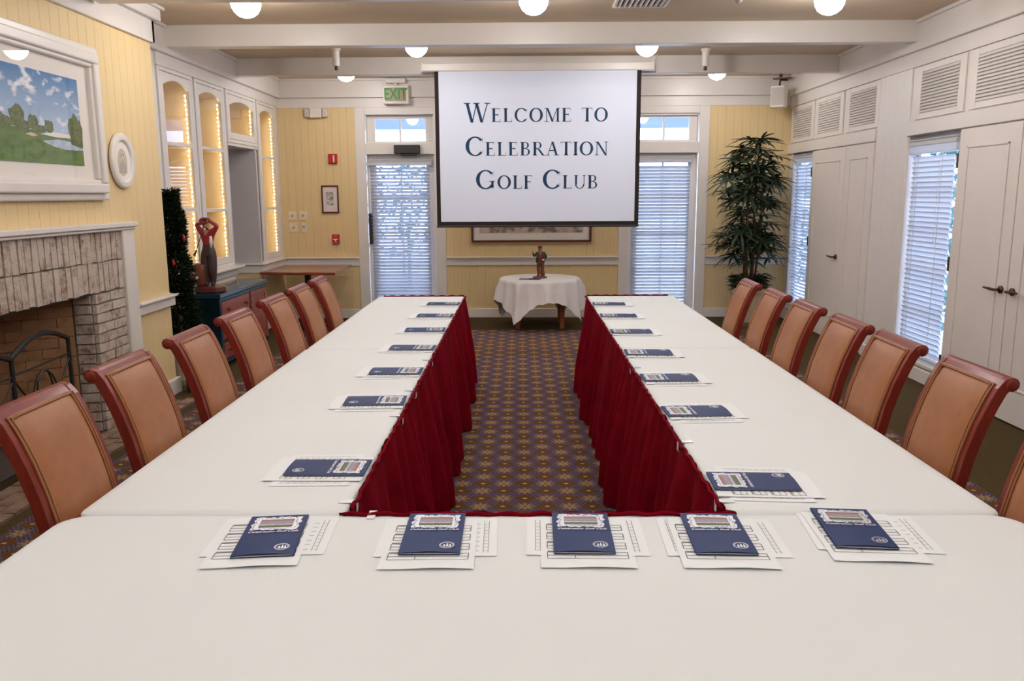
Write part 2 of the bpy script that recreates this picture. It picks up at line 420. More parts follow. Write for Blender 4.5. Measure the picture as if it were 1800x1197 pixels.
# blinds
def slat_mesh(L, w=.05, th=.003):
    mb = MB(); rows = []
    for k in range(5):
        a = -1+k*.5; rows.append((a*w/2, .004*(1-a*a)))
    poly = rows+[(p, q-th) for p, q in reversed(rows)]
    mb.prism(poly, 0, L, lambda a, b_, t: (t, a, b_))
    o = mb.build('slat', slat_m, smooth=False); me = o.data; D.objects.remove(o); return me
def blind(label, origin, rz, L, z0, z1, tilt, pitch=.043, valance=None, vh=.08, grad=0):
    t = thing('window_blind', label, 'blind', (origin[0], origin[1], z0), rz, 'white horizontal slat blinds')
    me = slat_mesh(L); n = int((z1-vh-z0-.03)/pitch)
    for i in range(n):
        o = D.objects.new('slat', me); C.objects.link(o); o.parent = t
        o.location = (0, 0, .03+pitch*(i+.5)); o.rotation_euler = (tilt+grad*(i/n-.3)+random.uniform(-.02, .02), 0, random.uniform(-.001, .001))
    v0, v1 = valance or (-.015, L+.015)
    H_ = z1-z0
    MB().box(v0, v1, -.045, .025, H_-vh, H_).box(v0-.004, v1+.004, -.052, .025, H_-vh*.45, H_-vh*.2).box(v0-.006, v1+.006, -.056, .025, H_-.012, H_).build('valance', slat_m, t, bevel=.003)
    MB().box(0, L, -.024, .024, 0, .018).build('bottom_rail', slat_m, t, bevel=.003)
    for xx in (L*.2, L*.78): MB().box(xx-.002, xx+.002, -.027, -.024, .0, H_-vh).build('ladder_cord', slat_m, t)
    for xx, zz in ((L*.74, .55), (L*.80, .43)):
        MB().tube([(xx, -.034, H_-vh), (xx, -.034, H_*zz)], .0015, 5).lathe([(.002, .03), (.008, .012), (.006, 0)], (xx, -.034, H_*zz-.03), 8).build('pull_cord', plate_m, t)
    return t
blind('white slat blind lit from outside on the left back exit door', (-1.925, YB-.0), 0, .76, .12, 2.05, R(-54), valance=(-.02, .79), grad=R(28))
blind('white slat blind in the right back window beside the palm', (1.44, YB+.0), 0, .735, .20, 2.07, R(-52), valance=(-.02, .755))

# ------------------------------------------------------------------ right wall
wr = st(MB().box(XR, XR+.14, 8.10, 9.80, 0, 2.085).box(XR+.0, XR+.14, 5.0, 6.55, 0, 2.085).build('wall_right', white), 'white panelled right wall with louvred vents')
def rw(y0, y1, z0, z1, t=0): box('wall_panel', white, XR-t, XR+.14, y0, y1, z0, z1, wr)
rw(YF, 5.0, 0, ZC); rw(5.0, YB, 2.085, ZC); rw(7.44, 8.10, 0, 2.085)
rw(6.55, 7.44, 0, .16); rw(9.80, 10.55, 0, .16); rw(10.55, YB, 0, 2.085)
rw(5.0, 7.46, 2.60, ZF, .025) if 0 else None
for i in range(5): plank(PLW, wr, XR-.012, 8.11-i*.13, .13, 0, 2.66, -pi/2)
# head band, frieze, cornice
st(MB().box(XR-.03, XR, 8.11, YB, 2.085, 2.20).build('trim_8', white, bevel=.004), 'white head band above the far doors')
st(MB().box(XR-.03, XR, 4.9, 7.46, 2.085, 2.20).build('trim_9', white, bevel=.004), 'white head band above the near doors')
st(MB().box(XR-.02, XR, YF, YB, 2.66, 2.79).build('trim_10', white, bevel=.003), 'white frieze board along the right wall')
st(MB().box(XR-.055, XR, YF, YB, 2.79, ZC).box(XR-.08, XR-.055, YF, YB, ZC-.03, ZC).build('trim_11', white, bevel=.004), 'white cornice along the right wall')
# louvre panels
def lslat():
    mb = MB(); mb.prism([(0, 0), (.017, -.019), (.020, -.016), (.003, .003)], 0, 1, lambda a, b_, t: (-a, t, b_))
    o = mb.build('slat', white); me = o.data; D.objects.remove(o); return me
LS = lslat()
def louvre(y0, y1, z0, z1, lab):
    p = MB().box(XR-.016, XR, y0-.09, y0, z0-.05, z1+.05).box(XR-.016, XR, y1, y1+.09, z0-.05, z1+.05).box(XR-.016, XR, y0, y1, z0-.05, z0).box(XR-.016, XR, y0, y1, z1, z1+.05).build('louvre_panel', white, wr, bevel=.003)
    n = 13; h = (z1-z0)/n
    for i in range(n):
        o = D.objects.new('slat', LS); C.objects.link(o); o.parent = p; o.location = (XR-.001, y0, z0+h*(i+.95)); o.scale = (1, y1-y0, 1.25)
for i, (a, c_) in enumerate([(9.95, 10.57), (9.07, 9.71), (8.17, 8.80), (6.66, 7.27), (5.80, 6.40), (4.95, 5.55)]): louvre(a, c_, 2.265, 2.605, '')
# panelled doors
def pdoor(name, y0, y1, lab, hy=None, dirn=1, z1=2.08, panels=1, hinge=None):
    d = sempty(name, lab); x = XR-.012
    box('door_leaf', white_d, x-.018, x+.02, y0+.003, y1-.003, .012, z1-.005, d, bevel=.003)
    m = .13
    w = (y1-y0-m*(panels+1))/panels
    for k in range(panels):
        a = y0+m+k*(w+m); c_ = a+w
        mb = MB()
        for (ya, yb_, za, zb_) in ((a, c_, z1-.15, z1-.135), (a, c_, .25, .265), (a, a+.015, .25, z1-.135), (c_-.015, c_, .25, z1-.135)):
            mb.box(x-.026, x-.018, ya, yb_, za, zb_)
        mb.build('panel_moulding', white_d, d, bevel=.002)
    if hy is not None:
        h = MB(); hz = .92
        h.tube([(x-.018, hy, hz), (x-.032, hy, hz)], .027, 14); h.tube([(x-.03, hy, hz), (x-.075, hy, hz)], .009, 8)
        h.tube([(x-.072, hy-.008, hz), (x-.075, hy+dirn*.06, hz+.002), (x-.072, hy+dirn*.13, hz+.004)], [.010, .010, .008], 8)
        h.build('door_handle', bronze, d, smooth=True)
    if hinge is not None:
        for z in (1.84, 1.04, .25):
            MB().box(XR-.036, XR-.020, hinge-.012, hinge+.014, z-.055, z+.055).build('hinge', bronze, d, bevel=.003)
    return d
pdoor('door_2', 8.80, 9.79, 'far leaf of the white far doors with bronze lever', hy=8.88, dirn=1, hinge=9.785)
pdoor('door_3', 8.11, 8.795, 'near leaf of the white far doors')
pdoor('door_4', 5.735, 6.54, 'far leaf of the white near doors with bronze lever', hy=5.80, dirn=1, hinge=6.545)
pdoor('door_5', 4.93, 5.73, 'near leaf of the white near doors', hy=5.66, dirn=-1)
# narrow windows
def rwin(name, y0, y1, lab):
    w = sempty(name, lab); x = XR+.08
    MB().box(x, x+.04, y0, y0+.06, .16, 2.085).box(x, x+.04, y1-.06, y1, .16, 2.085).box(x, x+.04, y0+.06, y1-.06, .16, .24).box(x, x+.04, y0+.06, y1-.06, 2.0, 2.085).build('window_frame', white, w, bevel=.003)
    zs = [.24+(2.0-.24)*k/5 for k in range(6)]
    mb = MB()
    for z in zs[1:-1]: mb.box(x+.01, x+.03, y0+.06, y1-.06, z-.011, z+.011)
    mb.build('muntin', white, w)
    for a, c_ in zip(zs, zs[1:]): box('pane', glass, x+.018, x+.022, y0+.06, y1-.06, a+.011, c_-.011, w)
    MB().box(XR-.03, XR+.0, y0-.0, y1, .135, .165).build('window_sill', white, w, bevel=.004)
rwin('window_4', 6.55, 7.44, 'tall narrow right window with white blind and garden beyond'); rwin('window_5', 9.80, 10.55, 'tall narrow window in the far right corner')
t = blind('white slat blind in the near right window beside bronze hinges', (XR+.035, 7.405), -pi/2, .70, .19, 2.045, R(-66), pitch=.042, valance=(-.01, .78), vh=.12)
t = blind('white slat blind in the far right corner window behind the palm', (XR+.035, 10.52), -pi/2, .585, .19, 2.06, R(-48), pitch=.042, valance=(-.01, .70), vh=.10)
st(MB().box(XR-.035, XR, 6.55, 8.11, 0, .12).box(XR-.035, XR, 9.80, YB, 0, .12).box(XR-.035, XR, YF, 4.92, 0, .12).build('baseboard_right', white, bevel=.006))

# ------------------------------------------------------------------ left wall, alcove and cabinets
wl = st(MB().box(XL-.14, XL, YF, 2.9, 0, ZC).build('wall_left', white), 'left wall of white cabinets over yellow beadboard')
def lw(y0, y1, z0, z1, x0=XL-.14, x1=XL, m=white): return box('wall_panel', m, x0, x1, y0, y1, z0, z1, wl)
lw(2.9, 5.8, 1.06, ZC); lw(5.8, 7.20, 0, ZC); lw(7.20, 8.82, 0, .84); lw(7.20, YB, 2.70, ZC); lw(9.78, YB, 0, .82); lw(10.62, YB, .82, 2.70)
lw(8.84, 9.86, 2.13, 2.16, XL-.36, XL)
# alcove between the cabinets
lw(8.82, 8.86, 0, 2.70, XL-.62, XL-.0, alcove_m); lw(9.76, 9.80, .72, 2.14, XL-.62, XL, alcove_m); lw(9.76, 9.80, 0, .72, XL-.62, XL, yellow)
lw(8.82, 9.80, 0, 2.16, XL-.66, XL-.62, alcove_m); lw(8.86, 9.76, 2.13, 2.16, XL-.62, XL-.36, alcove_m)
for y0, y1 in ((7.22, 8.82), (9.80, YB)):
    n = round((y1-y0)/.1); w = (y1-y0)/n
    for i in range(n): plank(PLY, wl, XL+.012, y0+i*w, w, .0, .72, pi/2)
for i in range(5): plank(PLY, wl, XL-.6+i*.12, 9.75, .12, 0, .72, 0)
st(MB().box(XL, XL+.028, 9.80, YB, .69, .785).box(XL, XL+.055, 9.74, YB, .785, .803).box(XL-.62, XL+.028, 9.732, 9.76, .69, .785).box(XL-.62, XL+.055, 9.705, 9.76, .785, .803).build('trim_12', white, bevel=.004), 'white chair rail wrapping the alcove corner')
st(MB().box(XL, XL+.03, 7.22, 8.85, .76, .84).box(XL-.02, XL+.10, 7.20, 8.88, .84, .865).build('window_sill', white, bevel=.005), 'white sill below the two lit cabinets')
st(MB().box(XL, XL+.02, 7.20, YB, 2.70, ZF).build('trim_13', white, bevel=.003), 'white frieze above the cabinets')
st(MB().box(XL, XL+.06, 6.6, YB, ZF, ZC).box(XL+.06, XL+.085, 6.6, YB, ZC-.03, ZC).build('trim_14', white, bevel=.004), 'white cornice above the cabinets')
st(MB().box(XL, XL+.03, 7.22, 8.82, 0, .12).box(XL, XL+.03, 9.80, YB, 0, .12).box(XL-.62, XL+.03, 9.72, 9.75, 0, .12).build('baseboard_left', white, bevel=.005))

def arch_head(mb, y0, y1, zs, rise, ztop, x0, x1, n=14):
    """solid between an arch over (y0,y1) springing at zs and the straight top ztop"""
    for i in range(n):
        a, c_ = i/n, (i+1)/n
        ya, yb_ = y0+(y1-y0)*a, y0+(y1-y0)*c_
        za = zs+rise*(1-(2*a-1)**2); zb_ = zs+rise*(1-(2*c_-1)**2)
        mb.prism([(ya, za), (yb_, zb_), (yb_, ztop), (ya, ztop)], x0, x1, lambda p, q, t: (t, p, q))
bulb_me = None
def cabinet(y0, y1, z0, z1, label, muntins, depth=.34, lab2=''):
    global bulb_me
    t = thing('display_cabinet', label, 'cabinet', (XL, y0, z0)); W, Hh = y1-y0, z1-z0
    MB().box(-depth, -.01, 0, .015, 0, Hh).box(-depth, -.01, W-.015, W, 0, Hh).box(-depth, -depth+.015, .015, W-.015, 0, Hh).box(-depth, -.01, .015, W-.015, 0, .015).box(-depth, -.01, .015, W-.015, Hh-.015, Hh).build('carcass', cab_in, t)
    fs = .045
    MB().box(-.02, .012, 0, fs, 0, Hh).box(-.02, .012, W-fs, W, 0, Hh).box(-.02, .012, fs, W-fs, 0, .035).box(-.02, .012, fs, W-fs, Hh-.035, Hh).build('face_frame', white, t, bevel=.003)
    d0, d1_ = fs+.004, W-fs-.004; zb, zt = .039, Hh-.039; s_ = .052
    door = MB().box(-.012, .010, d0, d0+s_, zb, zt).box(-.012, .010, d1_-s_, d1_, zb, zt).box(-.012, .010, d0+s_, d1_-s_, zb, zb+.07)
    arch_head(door, d0+s_, d1_-s_, zt-.110, .058, zt, -.012, .010)
    for mz in muntins: door.box(-.012, .010, d0+s_, d1_-s_, mz-z0-.016, mz-z0+.016)
    door = door.build('door', white, t, bevel=.002)
    MB().box(-.004, 0, d0+s_-.005, d1_-s_+.005, zb+.06, zt-.05).build('glass_pane', glass, door)
    # light string on the far side, just inside the frame
    s = thing('light_string', lab2, 'light string', (XL, y0, z0), 0, 'warm light strings inside the cabinets')
    if bulb_me is None:
        o = MB().lathe([(.0015, -.007), (.0055, -.003), (.0065, .002), (.004, .007), (.001, .009)], n=8).build('bulb', bulb_m, smooth=True); bulb_me = o.data; D.objects.remove(o)
    zz = [.10+i*.042 for i in range(int((Hh-.20)/.042))]
    yl = d1_-s_-.012
    MB().tube([(-.040+.004*sin(z*40), yl+.045, z) for z in zz], .003, 5).build('cord', plate_m, s)
    for z in zz:
        o = D.objects.new('bulb', bulb_me); C.objects.link(o); o.parent = s; o.location = (-.036+random.uniform(-.003, .003), yl+.028+random.uniform(-.004, .004), z)
        o.rotation_euler = (random.uniform(-.6, .6), random.uniform(-.6, .6), 0)
    return t
cabinet(7.22, 7.98, .865, 2.70, 'arched white glass cabinet nearest the chimney behind the clipped conifer', (2.055, 1.475), lab2='warm fairy lights in the glass cabinet behind the conifer')
cabinet(8.02, 8.80, .865, 2.70, 'arched white glass cabinet behind the golfer statue beside the alcove', (2.06, 1.455), lab2='warm fairy lights in the cabinet behind the golfer statue')
cabinet(8.86, 9.84, 2.16, 2.70, 'short arched white cabinet above the grey alcove', (), lab2='short string of fairy lights above the alcove')
cabinet(9.88, 10.62, .80, 2.70, 'narrow arched white glass cabinet in the far left corner', (2.055, 1.445), lab2='warm fairy lights in the far left corner cabinet')
# things inside
pf = thing('picture_frame', 'small framed print standing high in the cabinet beside the alcove', 'picture', (XL-.20, 8.32, 2.078), R(100))
MB().box(-.16, .16, -.012, .012, 0, .30).build('frame', mount, pf, bevel=.004); MB().box(-.07, .02, -.015, -.012, .10, .25).build('print', frame_d, pf)
tr_ = thing('trophy', 'small gold trophy cup on the middle shelf of the cabinet', 'trophy', (XL-.15, 8.22, 1.473))
MB().lathe([(.045, 0), (.045, .03), (.012, .035)]).build('base', frame_d, tr_); MB().lathe([(.012, .03), (.014, .06), (.05, .085), (.055, .14), (.048, .14), (.04, .09)]).build('cup', gold_m, tr_, smooth=True)
for y in (8.2,):
    pass
for (ya, yb_, z, lab) in ((7.24, 7.96, 2.055, 'high shelf in the cabinet behind the conifer'), (7.24, 7.96, 1.475, 'lower shelf in the cabinet behind the conifer'), (8.04, 8.78, 2.06, 'high shelf in the cabinet behind the golfer statue'), (8.04, 8.78, 1.455, 'lower shelf in the cabinet behind the golfer statue')):
    tag(MB().box(XL-.32, XL-.07, ya-.004, yb_+.004, z-.012, z+.016).build('shelf', cab_in, bevel=.002), lab, 'shelf', 'cabinet shelves')
wr_ = thing('dried_wreath', 'dried leafy wreath inside the short cabinet above the alcove', 'wreath', (XL-.16, 9.15, 2.175))
mb = MB()
for k in range(160):
    a = random.uniform(0, pi); r0 = .13+random.uniform(-.03, .03); p = Vector((random.uniform(-.04, .04), cos(a)*r0*1.4, abs(sin(a))*r0+.012))
    d_ = Vector((random.uniform(-1, 1), random.uniform(-1, 1), random.uniform(-.2, 1))).normalized()*.035; n_ = d_.cross(Vector((1, .3, .2))).normalized()*.008
    mb.add([p, p+d_*.5+n_, p+d_, p+d_*.5-n_], [(0, 1, 2, 3)])
mb.build('foliage', fern_m, wr_, fix=False)
for k in range(4): MB().lathe([(.002, -.02), (.018, -.01), (.02, .005), (.004, .02)], (.05, -.12+k*.07, .10+.03*(k % 2)), 10).build('red_flower', jack_r, wr_, smooth=True)

# ------------------------------------------------------------------ chimney breast
YC = 6.60; YC0 = 2.0; F0, F1 = 3.00, 5.385
ch = st(MB().box(XL, XC-.02, 5.78, YC, 0, ZC).box(XL, XC-.02, YC0, F0-.40, 0, ZC).box(XL, XC-.02, F0-.40, 5.78, 1.39, ZC).build('wall_chimney', yellow), 'yellow beadboard chimney breast')
y = YC0; n = 43; w = (YC-.012-YC0)/n
for i in range(n):
    a = YC0+i*w; z0 = 1.40 if a < 5.93 and a+w > 2.45 else 0
    plank(PLY, ch, XC-.008, a, w, z0, 2.775, pi/2)
for i in range(2): plank(PLY, ch, XC-.012-i*.115, YC-.008, .115, 0, 2.775, pi)
st(MB().box(XC-.012, XC+.018, YC0, YC+.02, 2.765, 2.93).box(XL, XC+.018, YC-.02, YC+.02, 2.765, 2.93).build('trim_15', white, bevel=.004), 'white frieze band on the chimney breast')
st(MB().box(XL, XC+.06, YC0-.04, YC+.06, 2.93, ZC).box(XL, XC+.085, YC0-.065, YC+.085, ZC-.025, ZC).build('trim_16', white, bevel=.004), 'white cornice on the chimney breast')
st(MB().box(XC-.01, XC+.022, 5.97, YC+.02, .725, .80).box(XC-.01, XC+.05, 5.965, YC+.045, .80, .82).box(XL, XC+.02, YC, YC+.02, .725, .80).box(XL, XC+.05, YC, YC+.045, .80, .82).build('trim_17', white, bevel=.004), 'white chair rail right of the fireplace')
st(MB().box(XC-.01, XC+.022, 5.97, YC+.02, 0, .13).box(XL, XC+.02, YC, YC+.02, 0, .13).build('trim_18', white, bevel=.005), 'white baseboard right of the fireplace')

fp = thing('fireplace', 'whitewashed brick fireplace with white casing on the left wall', 'fireplace')
for ya in (5.80, 2.43): box('side_casing', white, XC-.02, XC+.035, ya, ya+.17, 0, 1.385, fp, bevel=.006)
MB().box(XC-.02, XC+.06, 2.40, 6.0, 1.385, 1.42).box(XC-.02, XC+.045, 2.42, 5.985, 1.365, 1.385).build('mantel_moulding', white, fp, bevel=.006)
# mortar body: lintel + pillars
XBk = XC-.012   # mortar plane; bricks stand proud of it
MB().box(XL-.02, XBk, F1, 5.80, 0, .965).box(XL-.02, XBk, 2.60, F0, 0, .965).box(XL-.02, XBk, 2.60, 5.80, .965, 1.37).build('mortar_body', mortar, fp)
def brick_mesh(lx, ly, lz, m=brick_m, seed=0):
    rr = random.Random(seed); q = .004
    v = []
    for z in (0, lz):
        for x, yy in ((0, 0), (lx, 0), (lx, ly), (0, ly)): v.append((x+rr.uniform(-q, q)*.5, yy+rr.uniform(-q, q), z+rr.uniform(-q, q)))
    o = MB().add(v, [(0, 1, 2, 3), (4, 5, 6, 7), (0, 1, 5, 4), (1, 2, 6, 5), (2, 3, 7, 6), (3, 0, 4, 7)]).build('brick', m)
    me = o.data; D.objects.remove(o); return me
SOLD = [brick_mesh(.030, .056, .193, seed=i) for i in range(6)]
STR = [brick_mesh(.030, .187, .057, seed=20+i) for i in range(6)]
JMB = [brick_mesh(.11, .02, .057, seed=40+i) for i in range(4)]
FBR = [brick_mesh(.185, .012, .062, firebrick, seed=60+i) for i in range(4)]
HTH = [brick_mesh(.085, .19, .02, hearth_m, seed=80+i) for i in range(5)]
def brick(me, loc, rz=0, parent=None, sc=(1, 1, 1)):
    o = D.objects.new('brick', me); C.objects.link(o); o.parent = parent or fp; o.location = loc; o.rotation_euler = (0, 0, rz); o.scale = sc; return o
for r_, z in enumerate((.968, 1.170)):
    k = 0; yy = 5.787-.056
    while yy > 2.62:
        brick(SOLD[(k*5+r_) % 6], (XBk-.008+random.uniform(0, .007), yy+random.uniform(-.002, .002), z+random.uniform(-.003, .003))); yy -= .067; k += 1
for r_ in range(14):
    z = .025+r_*.067
    off = (r_ % 2)*.0
    cuts = [(F1+.004, 5.575), (5.585, 5.785)] if r_ % 2 == 0 else [(F1+.004, 5.495), (5.505, 5.695), (5.705, 5.785)]
    cuts = [(F1+.002, F1+.195), (F1+.206, 5.79)] if r_ % 2 else [(F1+.002, F1+.215), (F1+.226, 5.79)]
    for a, c_ in cuts: brick(STR[random.randrange(6)], (XBk-.008+random.uniform(0, .006), a, z), sc=(1, (c_-a)/.187, 1))
    brick(JMB[random.randrange(4)], (XBk-.118, F1-.016, z))
    for a, c_ in ((2.61, 2.79), (2.80, F0-.002)): brick(STR[random.randrange(6)], (XBk-.008, a, z), sc=(1, (c_-a)/.187, 1))
# firebox: splayed sides and back of fire brick
def fire_wall(p0, p1, rows=15, z0=.02):
    p0, p1 = Vector(p0), Vector(p1); L = (p1-p0).length; a = math.atan2(p1.y-p0.y, p1.x-p0.x)
    MB().obox(((p0.x+p1.x)/2+.03*sin(a), (p0.y+p1.y)/2-.03*cos(a), .52), (L, .05, 1.04), Matrix.Rotation(a, 3, 'Z')).build('firebox_wall', joint_m, fp)
    for r_ in range(rows):
        s0 = (r_ % 2)*.10
        q = -s0
        while q < L-.01:
            qa, qb = max(q, 0), min(q+.20, L)
            if qb-qa > .03:
                pp = p0+(p1-p0).normalized()*qa
                brick(FBR[random.randrange(4)], (pp.x-.006*sin(a)*1, pp.y+.006*cos(a), z0+r_*.067), a, sc=((qb-qa-.008)/.185, 1, 1))
            q += .20
XBF = -3.46
fire_wall((XBF, 5.06), (XBk-.10, F1-.02)) if 0 else None
def fw(p0, p1, flip=1, rows=15):
    p0, p1 = Vector((*p0, 0)), Vector((*p1, 0)); d_ = (p1-p0); L = d_.length; d_.normalize(); nrm = Vector((-d_.y, d_.x, 0))*flip
    a = math.atan2(d_.y, d_.x); mid = (p0+p1)/2-nrm*.04
    MB().obox((mid.x, mid.y, .52), (L, .06, 1.04), Matrix.Rotation(a, 3, 'Z')).build('firebox_wall', joint_m, fp)
    for r_ in range(rows):
        q = -(r_ % 2)*.10
        while q < L-.01:
            qa, qb = max(q, 0), min(q+.20, L)
            if qb-qa > .03:
                pp = p0+d_*(qa+.003)-nrm*.010
                if flip < 0: pass
                brick(FBR[random.randrange(4)], (pp.x, pp.y, .012+r_*.067), a, sc=((qb-qa-.004)/.185, flip, 1))
            q += .20
fw((XBk-.13, F1-.01), (XBF, 5.02), 1)
fw((XBF, 5.02), (XBF, F0+.35), 1)
fw((XBF, F0+.35), (XBk-.13, F0+.01), 1)
MB().box(XBF-.05, XBk-.10, F0, F1, -.02, .012).box(XBF-.05, XBk-.02, F0, F1, 1.03, 1.05).build('firebox_floor', soot, fp)
MB().box(XBk-.14, XBk+.004, F0-.01, F1+.03, .955, .967).build('lintel_bar', iron, fp)
# hearth
hs = st(box('hearth', soot, XC-.02, -2.565, 2.3, 6.33, -.02, .004), 'dark brick hearth set in the floor')
for i in range(3):
    yy = 2.32+(i % 2)*.1
    while yy < 6.14:
        brick(HTH[random.randrange(5)], (XC+.002+i*.092, yy, .0), parent=hs); yy += .20
# fire screen
fsn = thing('fire_screen', 'black iron arched fire screen standing in the fireplace opening', 'fire screen', (-2.905, 0, 0))
def fpanel(ya, yb_, xa, xb_, post=.70, rise=.085):
    P = lambda s, z: (xa+(xb_-xa)*s, ya+(yb_-ya)*s, z)
    def bar(pts, r_): return MB().tube(pts, r_, 6)
    p = MB().tube([P(0, 0.012), P(0, post)], .014, 6).tube([P(1, 0.012), P(1, post)], .014, 6)
    arch = [P(s/14, post+rise*sin(pi*s/14)) for s in range(15)]
    p.tube(arch, .016, 6).tube([P(0, .06), P(1, .06)], .010, 6).tube([P(0, .60), P(1, .60)], .006, 6)
    pan = p.build('screen_panel', iron, fsn)
    L = abs(yb_-ya)
    cir = lambda cs, cz, r1, r2: [P(cs+r1/L*cos(2*pi*k/20), cz+r2*sin(2*pi*k/20)) for k in range(20)]
    MB().tube(cir(.5, .40, .10, .165), .006, 5, True).tube([P(.0, .58), P(.45, .25), P(.62, .08)], .006, 5).tube([P(1, .58), P(.55, .25), P(.38, .08)], .006, 5).tube([P(.5+.25*cos(pi*k/10), .30+.26*sin(pi*k/10)) for k in range(11)], .006, 5).build('scroll_work', iron, pan)
fpanel(4.50, 5.20, 0.03, -.03); fpanel(3.76, 4.47, .05, .05); fpanel(3.73, 3.1, .03, -.03)
# wall painting
pt = thing('landscape_painting', 'large golf landscape painting in wide white frame above the fireplace', 'painting', (0, 0, 0))
x0 = XC
P0, P1, Q0, Q1 = 2.95, 5.66, 1.575, 2.565
def fr_ring(y0, y1, z0, z1, w, xa, xb_, mb=None):
    mb = mb or MB()
    return mb.box(xa, xb_, y0, y1, z0, z0+w).box(xa, xb_, y0, y1, z1-w, z1).box(xa, xb_, y0, y0+w, z0+w, z1-w).box(xa, xb_, y1-w, y1, z0+w, z1-w)
mb = fr_ring(P0, P1, Q0, Q1, .05, x0, x0+.035); fr_ring(P0+.045, P1-.045, Q0+.045, Q1-.045, .065, x0, x0+.065, mb); fr_ring(P0+.10, P1-.10, Q0+.10, Q1-.10, .035, x0, x0+.045, mb)
mb.build('frame', white, pt, bevel=.012, seg=3)
MB().box(x0, x0+.012, P0+.12, P1-.12, Q0+.12, Q1-.12).build('mount', mount, pt)
cv = MB().box(x0+.010, x0+.016, P0+.22, 5.40, 1.795, 2.33).build('canvas', sky_pr, pt)
xx = x0+.0165
def decal(name, poly, m, dx=0): MB().prism(poly, xx+dx, xx+dx+.0008, lambda a, b_, t: (t, a, b_)).build(name, m, cv)
decal('painted_ground', [(P0+.22, 1.796), (5.40, 1.796), (5.40, 1.94), (5.15, 1.965), (4.8, 1.985), (4.4, 2.0), (3.6, 2.02), (P0+.22, 2.02)], grass_pr)
decal('painted_pond', [(4.95, 1.925), (5.12, 1.945), (5.398, 1.93), (5.398, 1.89), (5.2, 1.885), (5.05, 1.90)], pond_pr, .001)
decal('painted_bunker', [(4.78, 1.955), (4.84, 1.968), (4.91, 1.955), (4.85, 1.945)], sand_pr, .001)
rr = random.Random(3)
def tree_poly(cy, zb, w_, h_):
    pts = []; w_ *= 1.35
    for k in range(16):
        a = 2*pi*k/16; q = 1+rr.uniform(-.18, .18); pts.append((cy+cos(a)*w_*q, zb+h_/2+sin(a)*h_/2*q))
    return pts
for cy, zb, w_, h_ in ((4.72, 1.985, .055, .13), (4.87, 1.985, .035, .085), (5.03, 1.975, .032, .08), (4.50, 1.99, .06, .08), (4.38, 1.99, .06, .10), (4.60, 1.985, .06, .06), (4.79, 1.98, .05, .05), (4.95, 1.975, .05, .04), (5.32, 1.90, .055, .21), (5.37, 1.90, .03, .18), (4.2, 1.99, .08, .14), (3.9, 1.99, .08, .1)):
    decal('painted_tree', tree_poly(cy, zb, w_, h_), tree_pr, .001+rr.uniform(0, .0006))
decal('painted_shore', [(4.93, 1.965), (5.1, 1.985), (5.25, 1.98), (5.29, 1.96), (5.1, 1.955)], mount, .0009)
decal('painted_golfer', [(4.43, 1.86), (4.45, 1.86), (4.455, 1.92), (4.448, 1.945), (4.432, 1.945), (4.428, 1.91)], frame_d, .001)
MB().box(x0+.020, x0+.022, P0+.13, P1-.13, Q0+.13, Q1-.13).build('glass_pane', glass_mat('picture_glass', -.03), pt)
# oval portrait
ov = thing('oval_portrait', 'small oval white framed portrait right of the big painting', 'picture', (XC, 5.935, 1.848))
def oval(r1, r2, n=40): return [(r1*cos(2*pi*k/n), r2*sin(2*pi*k/n)) for k in range(n)]
mb = MB(); prof = [(1.0, .002), (1.0, .018), (.93, .03), (.86, .022), (.80, .03), (.74, .022), (.70, .012), (.70, .002)]
mb.grid([[(xo, .172*q*cos(2*pi*k/40), .193*q*sin(2*pi*k/40)) for k in range(40)] for q, xo in prof+[prof[0]]], wrap=True); mb.build('frame', white, ov, smooth=True)
MB().prism(oval(.125, .14), .002, .010, lambda a, b_, t: (t, a, b_)).build('mount', mount, ov)
pr = MB().prism(oval(.070, .095), .010, .0115, lambda a, b_, t: (t, a, b_-.01)).build('portrait_print', mat('portrait_paper', (.55, .48, .36), .8), ov)
MB().prism(oval(.024, .032), .0115, .0125, lambda a, b_, t: (t, a, b_+.03)).build('portrait_face', sketch, ov)
MB().prism([(-.06, -.085), (.06, -.085), (.05, -.03), (.015, -.005), (-.015, -.005), (-.05, -.03)], .0115, .0122, lambda a, b_, t: (t, a, b_)).build('portrait_coat', mat('gray_coat', (.42, .38, .34), .8), ov)

# ------------------------------------------------------------------ beams and ceiling fittings
for i, yb_ in enumerate((7.33, 9.06, 5.60, 3.87, 2.14, .41, -1.3)):
    st(MB().box(XL+.05 if yb_ > 6.7 or yb_ < 2.1 else XC+.05, XR-.05, yb_, yb_+.13, 2.86, ZC).build('ceiling_beam', white, bevel=.004), 'white boxed ceiling beam number %s from the back wall' % {0: 'two', 1: 'one', 2: 'three', 3: 'four', 4: 'five', 5: 'six', 6: 'seven'}[i])
def lamp(x, y, label):
    t = thing('ceiling_lamp', label, 'lamp', (x, y, ZC), 0, 'frosted globe ceiling lamps')
    MB().lathe([(.085, 0), (.085, -.012), (.10, -.02), (.105, -.035), (.09, -.045), (.085, -.06)]).build('fixture_ring', brassd, t, smooth=True)
    MB().lathe([(.078, -.048), (.098, -.062), (.105, -.085), (.100, -.115), (.082, -.148), (.052, -.172), (.02, -.183), (.002, -.185)]).build('glass_globe', lamp_m, t, smooth=True)
    return t
l0 = lamp(.10, 6.15, 'round white ceiling lamp, middle of the row before the front beam')
